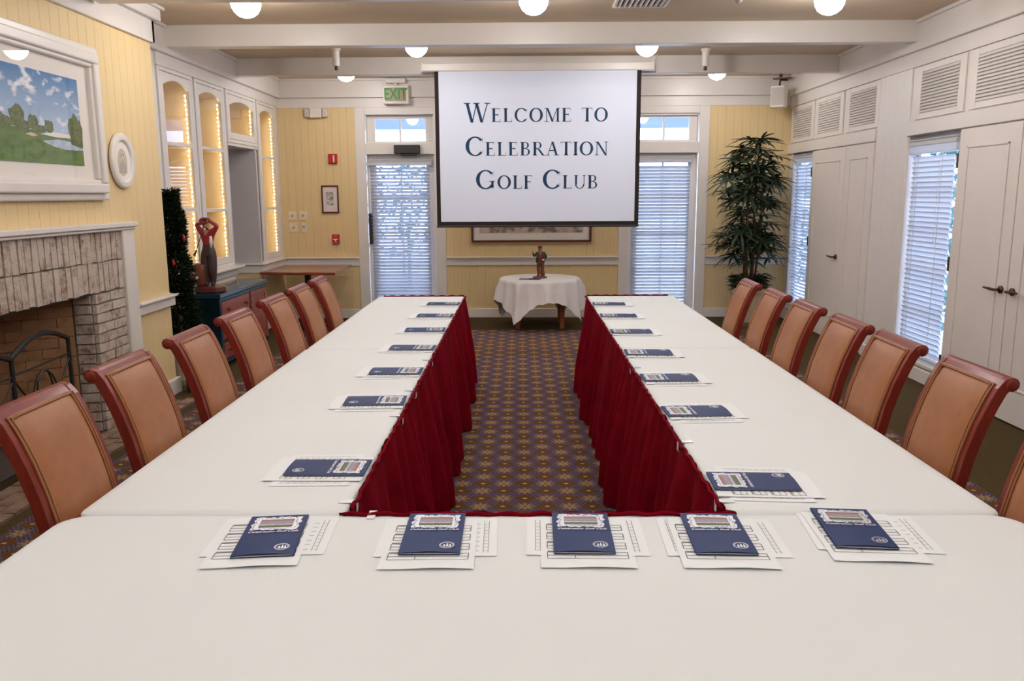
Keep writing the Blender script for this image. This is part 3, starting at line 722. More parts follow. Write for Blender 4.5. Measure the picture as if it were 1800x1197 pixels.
for x, y, lab in ((-1.96, 6.18, 'leftmost round white ceiling lamp in front of the front beam'), (2.22, 6.22, 'rightmost round white ceiling lamp in front of the front beam'),
                  (-.955, 7.92, 'round white ceiling lamp left of the screen between the beams'), (1.18, 7.97, 'round white ceiling lamp right of the screen between the beams'),
                  (-1.95, 9.55, 'round white ceiling lamp beyond the back beam at left'), (2.22, 9.62, 'round white ceiling lamp beyond the back beam at right'), (.12, 9.6, 'round white ceiling lamp hidden behind the projection screen'),
                  (-.95, 4.75, 'left ceiling lamp over the table middle'), (1.18, 4.75, 'right ceiling lamp over the table middle'), (-1.95, 3.0, 'left ceiling lamp over the near table ends'), (.1, 3.0, 'middle ceiling lamp over the near table'), (2.2, 3.0, 'right ceiling lamp over the near table ends'),
                  (-.95, 1.25, 'left ceiling lamp above the camera'), (1.18, 1.25, 'right ceiling lamp above the camera'), (-1.95, -.5, 'left ceiling lamp behind the camera'), (.1, -.5, 'middle ceiling lamp behind the camera'), (2.2, -.5, 'right ceiling lamp behind the camera')):
    dup(l0, (x, y, ZC), 0, lab)
def spot(x, y, lab):
    t = thing('spot_lamp', lab, 'spotlight', (x, y, ZC), 0, 'white cylinder spotlights')
    MB().lathe([(.05, 0), (.05, -.012), (.036, -.03), (.036, -.165), (.030, -.17)], n=16).build('housing', white, t, smooth=False)
    MB().lathe([(.014, -.168), (.014, -.185), (.018, -.188), (.018, -.205), (.006, -.21)], n=12).build('swivel', bronze, t)
spot(-1.835, 8.53, 'white cylinder spotlight left of the screen'); spot(1.885, 8.70, 'white cylinder spotlight right of the screen')
def vent(x0, x1, y0, y1, lab, n=12, dark=True, along='x'):
    t = thing('ceiling_vent', lab, 'vent', ((x0+x1)/2, (y0+y1)/2, ZC)); W, H_ = (x1-x0)/2, (y1-y0)/2
    mb = MB().box(-W, W, -H_, -H_+.025, -.022, 0).box(-W, W, H_-.025, H_, -.022, 0).box(-W, -W+.025, -H_+.025, H_-.025, -.022, 0).box(W-.025, W, -H_+.025, H_-.025, -.022, 0)
    mb.build('frame', white, t, bevel=.004); MB().box(-W+.025, W-.025, -H_+.025, H_-.025, -.004, 0).build('backing', dark_grille, t)
    me = None
    for i in range(n):
        xx = -W+.025+(2*W-.05)*(i+.5)/n
        if me is None:
            o = MB().obox((0, 0, -.015), (.022, 2*H_-.05, .003), Matrix.Rotation(R(40), 3, 'Y')).build('slat', white, t); me = o.data; o.location = (xx, 0, 0)
        else:
            o = D.objects.new('slat', me); C.objects.link(o); o.parent = t; o.location = (xx, 0, 0)
vent(.72, 1.13, 6.35, 6.72, 'square white ceiling vent before the front beam', 9)
vent(-.12, .47, 8.15, 8.42, 'long dark slotted ceiling vent above the screen', 20)
vent(-2.42, -2.03, 7.95, 8.35, 'white ceiling vent left between the beams', 10); vent(1.88, 2.26, 8.05, 8.45, 'white ceiling vent right between the beams', 10)
dm = thing('smoke_detector', 'small clear domed detector on the ceiling before the front beam', 'detector', (1.59, 6.32, ZC))
MB().lathe([(.055, 0), (.055, -.02), (.05, -.025)]).build('base', white, dm); MB().lathe([(.045, -.022), (.044, -.045), (.03, -.07), (.01, -.082), (.002, -.083)]).build('dome', mat('smoky_dome', (.5, .42, .36), .1, coat=.6), dm, smooth=True)

# exit sign etc. on the back wall
ex = thing('exit_sign', 'exit sign with green letters in white frame above left door', 'exit sign', (-1.552, YB-.13, 2.722))
MB().box(-.16, .16, 0, .06, 0, .225).build('housing', white, ex, bevel=.006); MB().box(-.132, .132, -.004, .001, .03, .195).build('face', exit_face, ex)
MB().box(-.125, .125, 0, .10, .25, .31).box(-.02, .02, .02, .06, .225, .25).box(-.05, .05, .06, .13, .26, .30).build('mounting_box', white, ex, bevel=.005)
text_mesh('EXIT', .155, green_e, 'lettering', ex, Matrix.Translation((0, -.006, .112)) @ Matrix.Rotation(R(90), 4, 'X') @ Matrix.Diagonal((.92, 1.25, 1, 1)), offset=.003)
em = thing('emergency_light', 'white twin-lamp emergency light high on yellow wall left of door', 'emergency light', (-2.58, YB-.012, 2.56))
MB().box(-.075, .075, -.07, 0, .005, .125).build('housing', white, em, bevel=.008, seg=2)
for s in (-1, 1): MB().box(s*.076, s*.15, -.055, 0, .0, .12).lathe([(.04, 0), (.043, .008), (.01, .004)], (0, 0, 0), 4) if 0 else MB().box(min(s*.077, s*.15), max(s*.077, s*.15), -.055, 0, .008, .122).build('lamp_head', mat('emergency_lens', (.6, .52, .47), .25), em, bevel=.02, seg=3)
al = thing('fire_strobe', 'red fire alarm strobe on yellow wall above the small picture', 'fire alarm', (-2.392, YB-.012, 1.997))
MB().box(-.057, .057, -.035, 0, 0, .122).build('housing', red_m, al, bevel=.005); MB().box(.005, .025, -.05, -.035, .015, .107).build('strobe_lens', white_f, al, bevel=.004)
pu = thing('fire_pull_station', 'small red fire pull station on yellow wall above chair rail', 'fire alarm', (-2.395, YB-.012, .975))
MB().box(-.046, .046, -.04, 0, 0, .125).build('housing', red_m, pu, bevel=.005); MB().box(-.028, .028, -.052, -.04, .055, .070).box(-.008, .008, -.052, -.04, .035, .056).build('pull_handle', white_f, pu)
text_mesh('FIRE', .022, white_f, 'lettering', pu, Matrix.Translation((0, -.0405, .103)) @ Matrix.Rotation(R(90), 4, 'X')); text_mesh('PULL DOWN', .013, white_f, 'lettering', pu, Matrix.Translation((0, -.0405, .017)) @ Matrix.Rotation(R(90), 4, 'X'))
def plate(x0, x1, z0, z1, lab, name='switch_plate', knob=True):
    t = thing(name, lab, 'switch', ((x0+x1)/2, YB-.012, z0)); w_ = (x1-x0)/2; h_ = z1-z0
    MB().box(-w_, w_, -.008, 0, 0, h_).build('plate', plate_m, t, bevel=.003)
    if knob:
        k = MB().lathe([(.014, 0), (.014, .012), (.010, .016), (.001, .016)], n=14).build('knob', stone, t); k.data.transform(Matrix.Translation((0, -.008, h_/2)) @ Matrix.Rotation(R(90), 4, 'X'))
    return t
plate(-3.005, -2.895, 1.285, 1.40, 'ivory dial switch plate, upper left of the group'); plate(-2.865, -2.755, 1.285, 1.40, 'ivory dial switch plate, upper right of the group')
plate(-3.0, -2.89, 1.133, 1.248, 'ivory dial switch plate, lower left of the group')
tp = plate(-2.842, -2.775, 1.13, 1.245, 'narrow yellowish thermostat plate, lower right of the group', 'thermostat', False); MB().box(-.018, .018, -.013, -.008, .05, .09).build('display', sketch, tp)
sp = thing('small_picture', 'small sketch in dark red frame on yellow wall near exit door', 'picture', (-2.45, YB-.012, 1.372))
fr = MB()
for a, b_, c_, d_ in ((-.11, .11, 0, .018), (-.11, .11, .335, .353), (-.11, -.092, .018, .335), (.092, .11, .018, .335)): fr.box(a, b_, -.022, 0, c_, d_)
fr.build('frame', frame_d, sp, bevel=.003); MB().box(-.095, .095, -.008, 0, .015, .34).build('mount', mount, sp); MB().box(-.055, .04, -.0095, -.008, .10, .27).build('print', sketch, sp); MB().box(-.092, .092, -.014, -.012, .018, .335).build('glass_pane', glass, sp)
bp = thing('wide_picture', 'wide picture in dark red frame partly hidden behind the screen', 'picture', (.143, YB-.012, .99))
fr = MB()
for a, b_, c_, d_ in ((-.777, .777, 0, .025), (-.777, .777, .775, .80), (-.777, -.75, .025, .775), (.75, .777, .025, .775)): fr.box(a, b_, -.03, 0, c_, d_)
fr.build('frame', frame_d, bp, bevel=.004); MB().box(-.752, .752, -.010, 0, .02, .78).build('mount', mount, bp)
sk2 = D.materials.new('sepia_map'); sk2.use_nodes = True; nt = sk2.node_tree
c = ramp(nt, noise(nt, 9, 5), [(.40, (.20, .16, .14)), (.5, (.50, .40, .32)), (.65, (.58, .48, .38))]); nt.links.new(c.so, bsdf(sk2).inputs['Base Color'])
MB().box(-.672, .672, -.0125, -.010, .12, .70).build('print', sk2, bp)
# corner speaker
spk = thing('wall_speaker', 'white speaker on bracket high in the far right corner', 'speaker', (3.17, 10.42, 2.63), R(-28))
MB().prism([(-.10, 0), (-.08, -.10), (.08, -.10), (.10, 0), (.06, .08), (-.06, .08)], 0, .25, lambda a, b_, t: (a, b_, t)).build('cabinet', white, spk, bevel=.006)
MB().box(-.072, .072, -.106, -.10, .02, .23).build('grille', mat('speaker_grille', (.5, .46, .42), .8), spk)
MB().tube([(0, .0, .25), (0, .03, .33), (.06, .16, .34)], .012, 8).box(-.09, .12, .0, .10, .345, .36).tube([(.0, .05, .34), (.0, .05, .41)], .02, 8).build('bracket', brassd, spk)

# ------------------------------------------------------------------ projection screen with the serif lettering
ps = thing('projection_screen', 'pull-down projection screen reading Welcome to Celebration Golf Club', 'screen', (.187, 8.92, 0))
MB().box(-1.22, 1.215, -.02, .075, 2.868, 2.953).build('case', white, ps, bevel=.012, seg=3)
MB().box(-1.222, -1.205, -.026, .08, 2.862, 2.958).box(1.20, 1.217, -.026, .08, 2.862, 2.958).build('end_cap', white_d, ps, bevel=.004)
MB().box(-1.0, 1.0, .045, .075, 2.953, 2.97).tube([(1.19, .03, 2.95), (1.22, .03, 2.98), (1.26, .04, ZC)], .004, 5).build('hanging_cable', mount, ps)
MB().box(-1.082, 1.083, 0, .003, 1.265, 2.868).build('border_sheet', screen_b, ps)
MB().box(-1.040, 1.038, -.003, 0, 1.312, 2.868).build('screen_surface', screen_m, ps)
MB().tube([(-1.086, .0015, 1.262), (1.086, .0015, 1.262)], .012, 8).build('weight_bar', black_m, ps)

def glyph(ch):
    """serif capital as a list of convex polygons, cap height 1; returns polys, advance"""
    T, t, h = .175, .070, .048
    P = []
    rect = lambda x0, x1, y0, y1: P.append([(x0, y0), (x1, y0), (x1, y1), (x0, y1)])
    def stem(x, w=T, y0=0, y1=1): rect(x, x+w, y0, y1)
    def serif(x0, x1, y): rect(x0, x1, y, y+h) if y == 0 else rect(x0, x1, y-h, y)
    def foot(x, w=T, e=.07):
        serif(x-e, x+w+e, 0); P.append([(x-e*.4, h), (x+w+e*.4, h), (x+w, h+.04), (x, h+.04)])
    def head(x, w=T, e=.07):
        serif(x-e, x+w+e, 1); P.append([(x-e*.4, 1-h), (x+w+e*.4, 1-h), (x+w, 1-h-.04), (x, 1-h-.04)])
    def diag(x0, y0, x1, y1, w): P.append([(x0, y0), (x0+w, y0), (x1+w, y1), (x1, y1)])
    def ring(cx, cy, rx, ry, tv, th_, a0, a1, n=22):
        for i in range(n):
            q = []
            for a in (a0+(a1-a0)*i/n, a0+(a1-a0)*(i+1)/n):
                w = tv*abs(cos(a))**1.5+th_*(1-abs(cos(a))**1.5)
                q.append(((cx+rx*cos(a), cy+ry*sin(a)), (cx+(rx-w)*cos(a), cy+(ry-w*.95)*sin(a))))
            P.append([q[0][0], q[1][0], q[1][1], q[0][1]])
    def beak(x, y, up_): P.append([(x-.035, y), (x, y), (x, y+up_), (x-.012, y+up_)])
    if ch == 'E':
        stem(.1); serif(.03, .62, 1); serif(.03, .66, 0); rect(.2, .50, .49, .49+t); beak(.62, 1, -.2); beak(.67, 0, .24); P.append([(.47, .41), (.50, .41), (.50, .61), (.47, .61)]); return P, .74
    if ch == 'F':
        stem(.1); serif(.03, .60, 1); foot(.1); rect(.2, .48, .49, .49+t); beak(.60, 1, -.2); P.append([(.45, .41), (.48, .41), (.48, .61), (.45, .61)]); return P, .66
    if ch == 'L':
        stem(.1); head(.1); serif(.03, .62, 0); beak(.63, 0, .26); return P, .68
    if ch == 'I': stem(.1); head(.1); foot(.1); return P, .36
    if ch == 'T': stem(.33); foot(.33); serif(.03, .77, 1); beak(.065, 1, -.22); beak(.77, 1, -.22); return P, .80
    if ch == 'O': ring(.5, .5, .47, .52, .185, .070, 0, 2*pi, 40); return P, 1.0
    if ch == 'C': ring(.52, .5, .48, .52, .185, .070, R(42), R(318), 34); beak(.90, .92, -.24); beak(.90, .28, -.14); return P, .96
    if ch == 'G': ring(.52, .5, .48, .52, .185, .070, R(42), R(318), 34); beak(.90, .92, -.24); stem(.80, .12, .05, .40); serif(.70, 1.02, 0.0) if 0 else rect(.70, 1.0, .40, .435); return P, 1.03
    if ch == 'B':
        stem(.1); serif(.03, .40, 1); serif(.03, .42, 0); rect(.2, .42, .50, .50+t)
        ring(.38, .76, .25, .245, .12, .04, -pi/2, pi/2, 14); ring(.40, .265, .30, .268, .13, .04, -pi/2, pi/2, 14); return P, .78
    if ch == 'R':
        stem(.1); serif(.03, .40, 1); foot(.1); rect(.2, .42, .47, .47+t); ring(.38, .745, .27, .26, .125, .04, -pi/2, pi/2, 14)
        diag(.68, 0.03, .36, .48, .15); serif(.66, .92, 0); return P, .86
    if ch == 'A':
        diag(.11, .02, .43, 1, .05); diag(.68, .02, .385, 1.02, .15); rect(.22, .70, .33, .33+t*.9); serif(.0, .27, 0); serif(.58, .94, 0); return P, .92
    if ch == 'N':
        stem(.12, .05); stem(.76, .05); diag(.71, -.02, .10, 1, .15); serif(.0, .26, 0); serif(.0, .2, 1); serif(.64, .93, 1); return P, .94
    if ch == 'M':
        stem(.13, .05); stem(.86, .135); diag(.50, -.0, .12, 1, .14); diag(.515, 0, .86, 1, .05); serif(.0, .29, 0); serif(.0, .2, 1); serif(.78, 1.08, 0); serif(.88, 1.08, 1); return P, 1.10
    if ch == 'U':
        stem(.12, .13, .3, 1); head(.12, .13); stem(.72, .05, .3, 1); head(.72, .05)
        ring(.445, .32, .325, .34, .10, .05, pi, 2*pi, 18); return P, .88
    if ch == 'W':
        diag(.31, -.02, .07, 1, .14); diag(.36, 0, .60, 1, .05) if 0 else diag(.37, -.02, .60, 1, .05); diag(.80, -.02, .54, 1, .14); diag(.86, -.02, 1.14, 1, .05)
        serif(-.02, .30, 1); serif(.45, .77, 1); serif(1.02, 1.30, 1); return P, 1.28
    return P, .45
def small_caps(words, x0, x1, zbase, cap, small):
    """words laid between x0 and x1 (width fitted), first letter of each capitalised word is tall"""
    pen = 0; out = []
    for wi, w in enumerate(words):
        if wi: pen += small*.55
        for i, chh in enumerate(w):
            s_ = cap if (i == 0 and chh.isupper()) else small
            P, adv = glyph(chh.upper())
            out.append((P, pen, s_)); pen += adv*s_+.012*cap/.196
    k = (x1-x0)/pen; mb = MB()
    for P, p0_, s_ in out:
        for poly in P: mb.add([(x0+(p0_+a*s_)*k, -.0045, zbase+b_*s_) for a, b_ in poly], [tuple(range(len(poly)))])
    return mb
mpp = .00593
Z_ = lambda py: 2.87-(py-125)*.00588
X_ = lambda px: (px-945.5)*mpp+.0
for nm, words, xa, xb_, py in (('w', ('Welcome', 'to'), 815, 1073, 213), ('c', ('Celebration',), 815, 1074, 272), ('g', ('Golf', 'Club'), 833, 1057, 331)):
    small_caps(words, X_(xa), X_(xb_), Z_(py), .196, .140).build('lettering', ink, ps, fix=False)

# ------------------------------------------------------------------ conference tables
TZ = .748
def table(x0, x1, y0, y1, label):
    t = thing('banquet_table', label, 'table', ((x0+x1)/2, (y0+y1)/2, 0)); W, L = (x1-x0)/2-.012, (y1-y0)/2-.012
    MB().box(-W, W, -L, L, .722, .742).build('tabletop', counter_m, t, bevel=.003)
    for sx in (-1, 1):
        for sy in (-1, 1): MB().tube([(sx*(W-.08), sy*(L-.12), 0), (sx*(W-.08), sy*(L-.12), .722)], .014, 8).build('leg', iron, t)
def rrect(x0, x1, y0, y1, r_, step=.05):
    pts = []
    for cx, cy, a0 in ((x1-r_, y1-r_, 0), (x0+r_, y1-r_, pi/2), (x0+r_, y0+r_, pi), (x1-r_, y0+r_, 3*pi/2)):
        for k in range(7):
            a = a0+pi/2*k/6; pts.append((cx+r_*cos(a), cy+r_*sin(a), cos(a), sin(a)))
        nx = {0: (x0+r_, y1), pi/2: (x0, y0+r_), pi: (x1-r_, y0), 3*pi/2: (x1, y1-r_)}[a0]
        ax, ay = pts[-1][0], pts[-1][1]; L = math.hypot(nx[0]-ax, nx[1]-ay); n = int(L/step)
        for k in range(1, n): pts.append((ax+(nx[0]-ax)*k/n, ay+(nx[1]-ay)*k/n, pts[-1][2] if k > 1 else cos(a0+pi/2), pts[-1][3] if k > 1 else sin(a0+pi/2)))
    return pts
def cloth(x0, x1, y0, y1, drop, label, r_=.03, zt=TZ, seed=1):
    pts = rrect(x0, x1, y0, y1, r_); rr = random.Random(seed); ph = [rr.uniform(0, 6) for _ in range(4)]
    def dr(nx, ny):
        s = 0; w = 0
        for (dx, dy), d_ in zip(((1, 0), (-1, 0), (0, 1), (0, -1)), drop):
            q = max(0, nx*dx+ny*dy)**2; s += q*d_; w += q
        return s/w
    rings = []
    inset = lambda p, d_, z: (p[0]-p[2]*d_, p[1]-p[3]*d_, z)
    rings.append([inset(p, .03, zt) for p in pts]); rings.append([inset(p, .006, zt-.0015) for p in pts]); rings.append([inset(p, 0, zt-.008) for p in pts])
    for k in range(1, 6):
        row = []
        for i, p in enumerate(pts):
            d_ = dr(p[2], p[3]); q = k/5; s = p[0]*1.3+p[1]
            wv = (sin(s*17+ph[0])*.5+sin(s*9.3+ph[1])*.5)*.022*q*min(1, d_/.2)+.02*q*min(1, d_/.2)
            row.append((p[0]+p[2]*wv, p[1]+p[3]*wv, zt-.008-d_*q))
        rings.append(row)
    mb = MB(); mb.grid(rings, wrap=True)
    # top surface
    xs0, xs1, ys0, ys1 = x0+.03, x1-.03, y0+.03, y1-.03
    mb.f.append(tuple(range(len(pts))))
    o = mb.build('tablecloth', cloth_m, smooth=False); 
    for p in o.data.polygons: p.use_smooth = len(p.vertices) < 5
    return tag(o, label, 'tablecloth')
XA, XBI, XCI, XD = -1.215, -.478, .562, 1.300
YN, YM, YT = 2.105, 4.53, 6.93
for a, b_, c_, d_, lab in ((XA, XBI, YN, YM, 'left near'), (XA, XBI, YM, YT, 'left far'), (XCI, XD, YN, YM, 'right near'), (XCI, XD, YM, YT, 'right far'), (XA-.01, XD+.01, 1.22, YN-.005, 'front cross')):
    table(a+.015, b_-.015, c_+.015, d_-.015, 'folding banquet table hidden beneath the %s white cloth' % lab)
cloth(XA, XBI, YN+.002, YM-.002, (.012, .30, .012, .012), 'white tablecloth on the near half of the left table', seed=1)
cloth(XA+.004, XBI, YM+.002, YT, (.012, .30, .012, .012), 'white tablecloth on the far half of the left table', seed=2)
cloth(XCI, XD, YN+.002, YM-.002, (.30, .012, .012, .012), 'white tablecloth on the near half of the right table', seed=3)
cloth(XCI, XD-.004, YM+.002, YT, (.30, .012, .012, .012), 'white tablecloth on the far half of the right table', seed=4)
cloth(XA-.022, XD+.022, 1.21, YN-.004, (.30, .30, .012, .30), 'white tablecloth on the front cross table nearest the camera', r_=.08, seed=5)

def skirt(path, label, seed, flare=.066):
    """path = list of (x,y) following the table edge, outward on the left of travel direction"""
    rr = random.Random(seed); pts = []
    for (a, b_), (c_, d_) in zip(path, path[1:]):
        L = math.hypot(c_-a, d_-b_); n = max(2, int(L/.012)); tx, ty = (c_-a)/L, (d_-b_)/L
        for k in range(n): pts.append((a+(c_-a)*k/n, b_+(d_-b_)*k/n, -ty, tx))
    pts.append((*path[-1], pts[-1][2], pts[-1][3]))
    # smooth normals
    N = len(pts); sm = []
    for i in range(N):
        nx = sum(pts[j][2] for j in range(max(0, i-4), min(N, i+5))); ny = sum(pts[j][3] for j in range(max(0, i-4), min(N, i+5))); q = math.hypot(nx, ny); sm.append((nx/q, ny/q))
    wav = []; phs = [rr.uniform(0, 6) for _ in range(5)]; s = 0
    for i in range(N):
        s += .012 if i else 0
        wv = .75*sin(s*36+2.2*sin(s*5+phs[0])+phs[1])+.45*sin(s*23+2.4*sin(s*4.1+phs[2])+phs[3])+.55*sin(s*8.1+phs[4]); wav.append(wv*(1.25-.25*abs(wv)))
    rows = []
    H = [.757, .745, .70, .60, .48, .36, .24, .12, .012]
    for z in H:
        q = (H[1]-z)/H[1] if z < H[1] else 0
        rows.append([(pts[i][0]+sm[i][0]*(.008+flare*q**.8+wav[i]*(.005+.046*min(1, q*1.5))), pts[i][1]+sm[i][1]*(.008+flare*q**.8+wav[i]*(.005+.046*min(1, q*1.5))), z+(.003*sin(i*.9) if z > .75 else 0)) for i in range(N)])
    t = thing('table_skirt', label, 'table skirt')
    o = MB().grid(rows).build('pleated_drape', velvet, t, smooth=True, fix=False)
    MB().tube([(pts[i][0]+sm[i][0]*(.012+.003*sin(i*.7)), pts[i][1]+sm[i][1]*(.012+.003*sin(i*.7)), .752+.003*sin(i*.9)) for i in range(0, N, 2)], .006, 6).build('header_band', velvet, t, smooth=True)
    return t
g = .002
skirt([(XA+.02, YT+g), (XBI-.05, YT+g), (XBI-.012, YT-.012+g), (XBI+g, YT-.05), (XBI+g, YN+.03)][::-1][::-1], 'red velvet pleated skirt on the left table', 1) if 0 else None
# outward lies on the left of the travel direction
skirt([(XBI+g, YT-.05), (XBI+g, YN+.02)], 'red velvet pleated skirt along the aisle side of the left table', 1)
skirt([(XBI-.0, YT+g), (XA+.03, YT+g)][::-1][::-1], 'red skirt', 2) if 0 else None
skirt([(XCI-g, YN+.02), (XCI-g, YT-.05)], 'red velvet pleated skirt along the aisle side of the right table', 3)
skirt([(XBI+.0, YT+g), (XA+.05, YT+g)][::1], 'x', 2) if 0 else None
def skirt_far(xa, xb_, lab, seed): skirt([(xb_, YT+g), (xa, YT+g)], lab, seed, .02)
skirt_far(XA+.05, XBI, 'red skirt across the far end of the left table', 5); skirt_far(XCI, XD-.05, 'red skirt across the far end of the right table', 6)
skirt([(XCI+.015, YN+g-.004), (XBI-.015, YN+g-.004)], 'red skirt along the inner side of the front cross table', 7, .03)
# skirt clips
ck = None
for i, (x, y, rz, lab) in enumerate([(XBI+.004, 2.19, 0, 'at the near end of left aisle'), (XBI+.004, 3.10, 0, 'beside the second booklet of left aisle'), (XBI+.004, 3.52, 0, 'between second and third booklets of left aisle'), (XBI+.004, 4.2, 0, 'beside the fourth booklet of left aisle'),
                                    (XBI+.075, 2.105, pi/2, 'at the left of the front cross table'), (XCI-.004, 2.19, pi, 'at the near end of right aisle'), (XCI-.004, 2.75, pi, 'between first and second booklets of right aisle'), (XCI-.004, 4.0, pi, 'beside the third booklet of right aisle')]):
    if ck is None:
        ck = thing('skirt_clip', 'clear plastic skirt clip '+lab, 'clip', (x, y, TZ), rz, 'skirt clips on the table edges')
        MB().box(-.04, .010, -.011, .011, .001, .004).box(.010, .013, -.011, .011, -.03, .004).box(-.03, .010, -.011, .011, -.034, -.030).build('clip_body', mat('clear_clip', (.8, .82, .9), .2), ck, bevel=.001)
    else: dup(ck, (x, y, TZ), rz, 'clear plastic skirt clip '+lab)

# ------------------------------------------------------------------ handouts
def booklet_proto():
    t = thing('booklet', '', 'booklet', (0, 0, 0)); w, h = .074, .124
    # two leaves, the upper one slightly lifted at the open corner
    MB().add([(-w, -h, 0), (w, -h, 0), (w, h, 0), (-w, h, 0), (-w, -h, .0008), (w, -h, .0008), (w, h, .0008), (-w, h, .0008)], [(0, 1, 2, 3), (4, 5, 6, 7), (0, 1, 5, 4), (1, 2, 6, 5), (2, 3, 7, 6), (3, 0, 4, 7)]).build('back_cover', navy, t)
    MB().box(-w+.002, w-.002, -h+.002, h-.002, .0010, .0026).build('inner_pages', paper, t)
    rows = [[(-w+2*w*i/8, -h+2*h*j/10, .0032+.0045*sin(pi*(i/8))*max(0, 1-j/6)**1.5) for i in range(9)] for j in range(11)]
    up_ = [[(x, y, z+.0008) for x, y, z in r_] for r_ in rows]
    cov = MB().grid(up_).grid(rows).build('front_cover', navy, t, smooth=True, fix=False)
    zt = .0045
    mb = MB(); n = 96
    for ring_i in range(1):
        vo, vi = [], []
        for k in range(n):
            a = 2*pi*k/n; ca, sa = cos(a), sin(a)
            q = 1/max(abs(ca)/.060, abs(sa)/.042); e = .0026*sin(a*14)+.0018*sin(a*6); vo.append((ca*(q+e), .068+sa*(q+e)*.98, zt+.0006))
            q = 1/max(abs(ca)/.043, abs(sa)/.0265); vi.append((ca*q, .068+sa*q, zt+.0006))
    fr_ = MB().grid([vo, vi], wrap=True).build('silver_frame', silver, cov, fix=False)
    # engraved scrolls on the frame
    sc_ = MB(); rr = random.Random(5)
    for k in range(64):
        a = 2*pi*k/64+rr.uniform(-.03, .03); ca, sa = cos(a), sin(a); q = 1/max(abs(ca)/rr.uniform(.049, .057), abs(sa)/rr.uniform(.031, .038)); x, y = ca*q, .068+sa*q
        dx, dy = rr.uniform(.0016, .0034), rr.uniform(.0010, .0024)
        sc_.add([(x-dx, y, zt+.0009), (x, y-dy, zt+.0009), (x+dx, y, zt+.0009), (x, y+dy, zt+.0009)], [(0, 1, 2, 3)])
    sc_.build('engraving', navy, cov, fix=False)
    pic = MB().add([(-.0425, -.026, 0), (.0425, -.026, 0), (.0425, .026, 0), (-.0425, .026, 0)], [(0, 1, 2, 3)]).build('photo_print', club_pr, cov, fix=False); pic.location = (0, .068, zt+.0003)
    text_mesh('Celebration Golf Club', .0138, silver_w, 'lettering', cov, Matrix.Translation((.0, .0135, zt+.0014)), shear=.35, offset=.00022)
    sl = MB(); cx, cy = .040, -.085
    for ra, rb_ in ((.0185, .0172), (.0145, .0137)):
        sl.grid([[(cx+r_*cos(2*pi*k/28), cy+r_*sin(2*pi*k/28), .0075) for k in range(28)] for r_ in (ra, rb_)], wrap=True)
    for k in range(20):
        a = 2*pi*k/20; sl.add([(cx+.0151*cos(a), cy+.0151*sin(a), .0075), (cx+.0166*cos(a), cy+.0166*sin(a), .0075), (cx+.0166*cos(a+.16), cy+.0166*sin(a+.16), .0075), (cx+.0151*cos(a+.16), cy+.0151*sin(a+.16), .0075)], [(0, 1, 2, 3)])
    for dx, hh in ((-.006, .015), (.001, .020), (.008, .016)):
        sl.add([(cx+dx-.003, cy-.009, .0075), (cx+dx+.003, cy-.009, .0075), (cx+dx+.0018, cy-.009+hh*.8, .0075), (cx+dx-.001, cy-.009+hh, .0075)], [(0, 1, 2, 3)])
    sl.build('round_seal', silver, cov, fix=False)
    return t
def sheet_grid(w, h, curl, seed):
    rr = random.Random(seed); p = rr.uniform(0, 6); nx, ny = 8, 10; rows = []
    for j in range(ny+1):
        row = []
        for i in range(nx+1):
            x, y = -w+2*w*i/nx, -h+2*h*j/ny
            e = max(0, 1-j/2.0); row.append((x, y, .0003+curl*e*(.5+.5*sin(x*30+p))))
        rows.append(row)
    return rows
def lines(segs, z=.0007, t=.0010, mb=None):
    mb = mb or MB()
    for x0, y0, x1, y1 in segs:
        if abs(x1-x0) > abs(y1-y0): mb.add([(x0, y0-t, z), (x1, y0-t, z), (x1, y0+t, z), (x0, y0+t, z)], [(0, 1, 2, 3)])
        else: mb.add([(x0-t, y0, z), (x0+t, y0, z), (x0+t, y1, z), (x0-t, y1, z)], [(0, 1, 2, 3)])
    return mb
def form_proto():
    w, h = .112, .150
    o = MB().grid(sheet_grid(w, h, .003, 1)).build('form_sheet', paper, None, smooth=True, fix=False); tag(o, '', 'paper')
    seg = []; yy = h-.052
    L, R_ = -w+.016, w-.016
    for b_ in range(4):
        y0 = yy-b_*.055
        for q in (0, .017, .034):
            seg.append((L, y0-q, R_, y0-q))
        seg += [(L, y0-.034, L, y0), (R_, y0-.034, R_, y0)]
        if b_ == 3: seg.append((-.03, y0-.034, -.03, y0-.017))
    seg.append((-.05, h-.025, .06, h-.025))
    mb = lines(seg, .0010)
    for b_ in range(4):
        y0 = yy-b_*.055
        lines([(L, y0+.005, L+.05, y0+.005)], .0010, .0018, mb)
    mb.build('printed_lines', gray_ink, o, fix=False); return o
def side_proto():
    w, h = .148, .117
    o = MB().grid(sheet_grid(w, h, .001, 2)).build('schedule_sheet', paper, None, smooth=True, fix=False); tag(o, '', 'paper')
    seg = []
    for s in (-1, 1):
        for q in (.022, .034): seg.append((s*(w-q), -h+.02, s*(w-q), h-.02))
        for k in range(9): seg.append((s*(w-.028)-.006, -h+.03+k*.02, s*(w-.028)+.006, -h+.03+k*.02))
    mb = lines(seg, .0007, .0006)
    rr = random.Random(3)
    for s in (-1, 1):
        for k in range(7): lines([(s*(w-.05)-.006, -h+.03+k*.027, s*(w-.05)+.006, -h+.03+k*.027)], .0007, .0009, mb)
    mb.build('printed_lines', gray_ink, o, fix=False); return o
BK, FS, SS = booklet_proto(), form_proto(), side_proto()
places = []
ordn = ['nearest the camera', 'second from the camera', 'third from the camera', 'fourth from the camera', 'third from the far end', 'second from the far end', 'at the far end']
Ls = [(-.578, 2.465), (-.575, 3.315), (-.583, 3.90), (-.583, 4.52), (-.57, 5.14), (-.565, 5.76), (-.565, 6.40)]
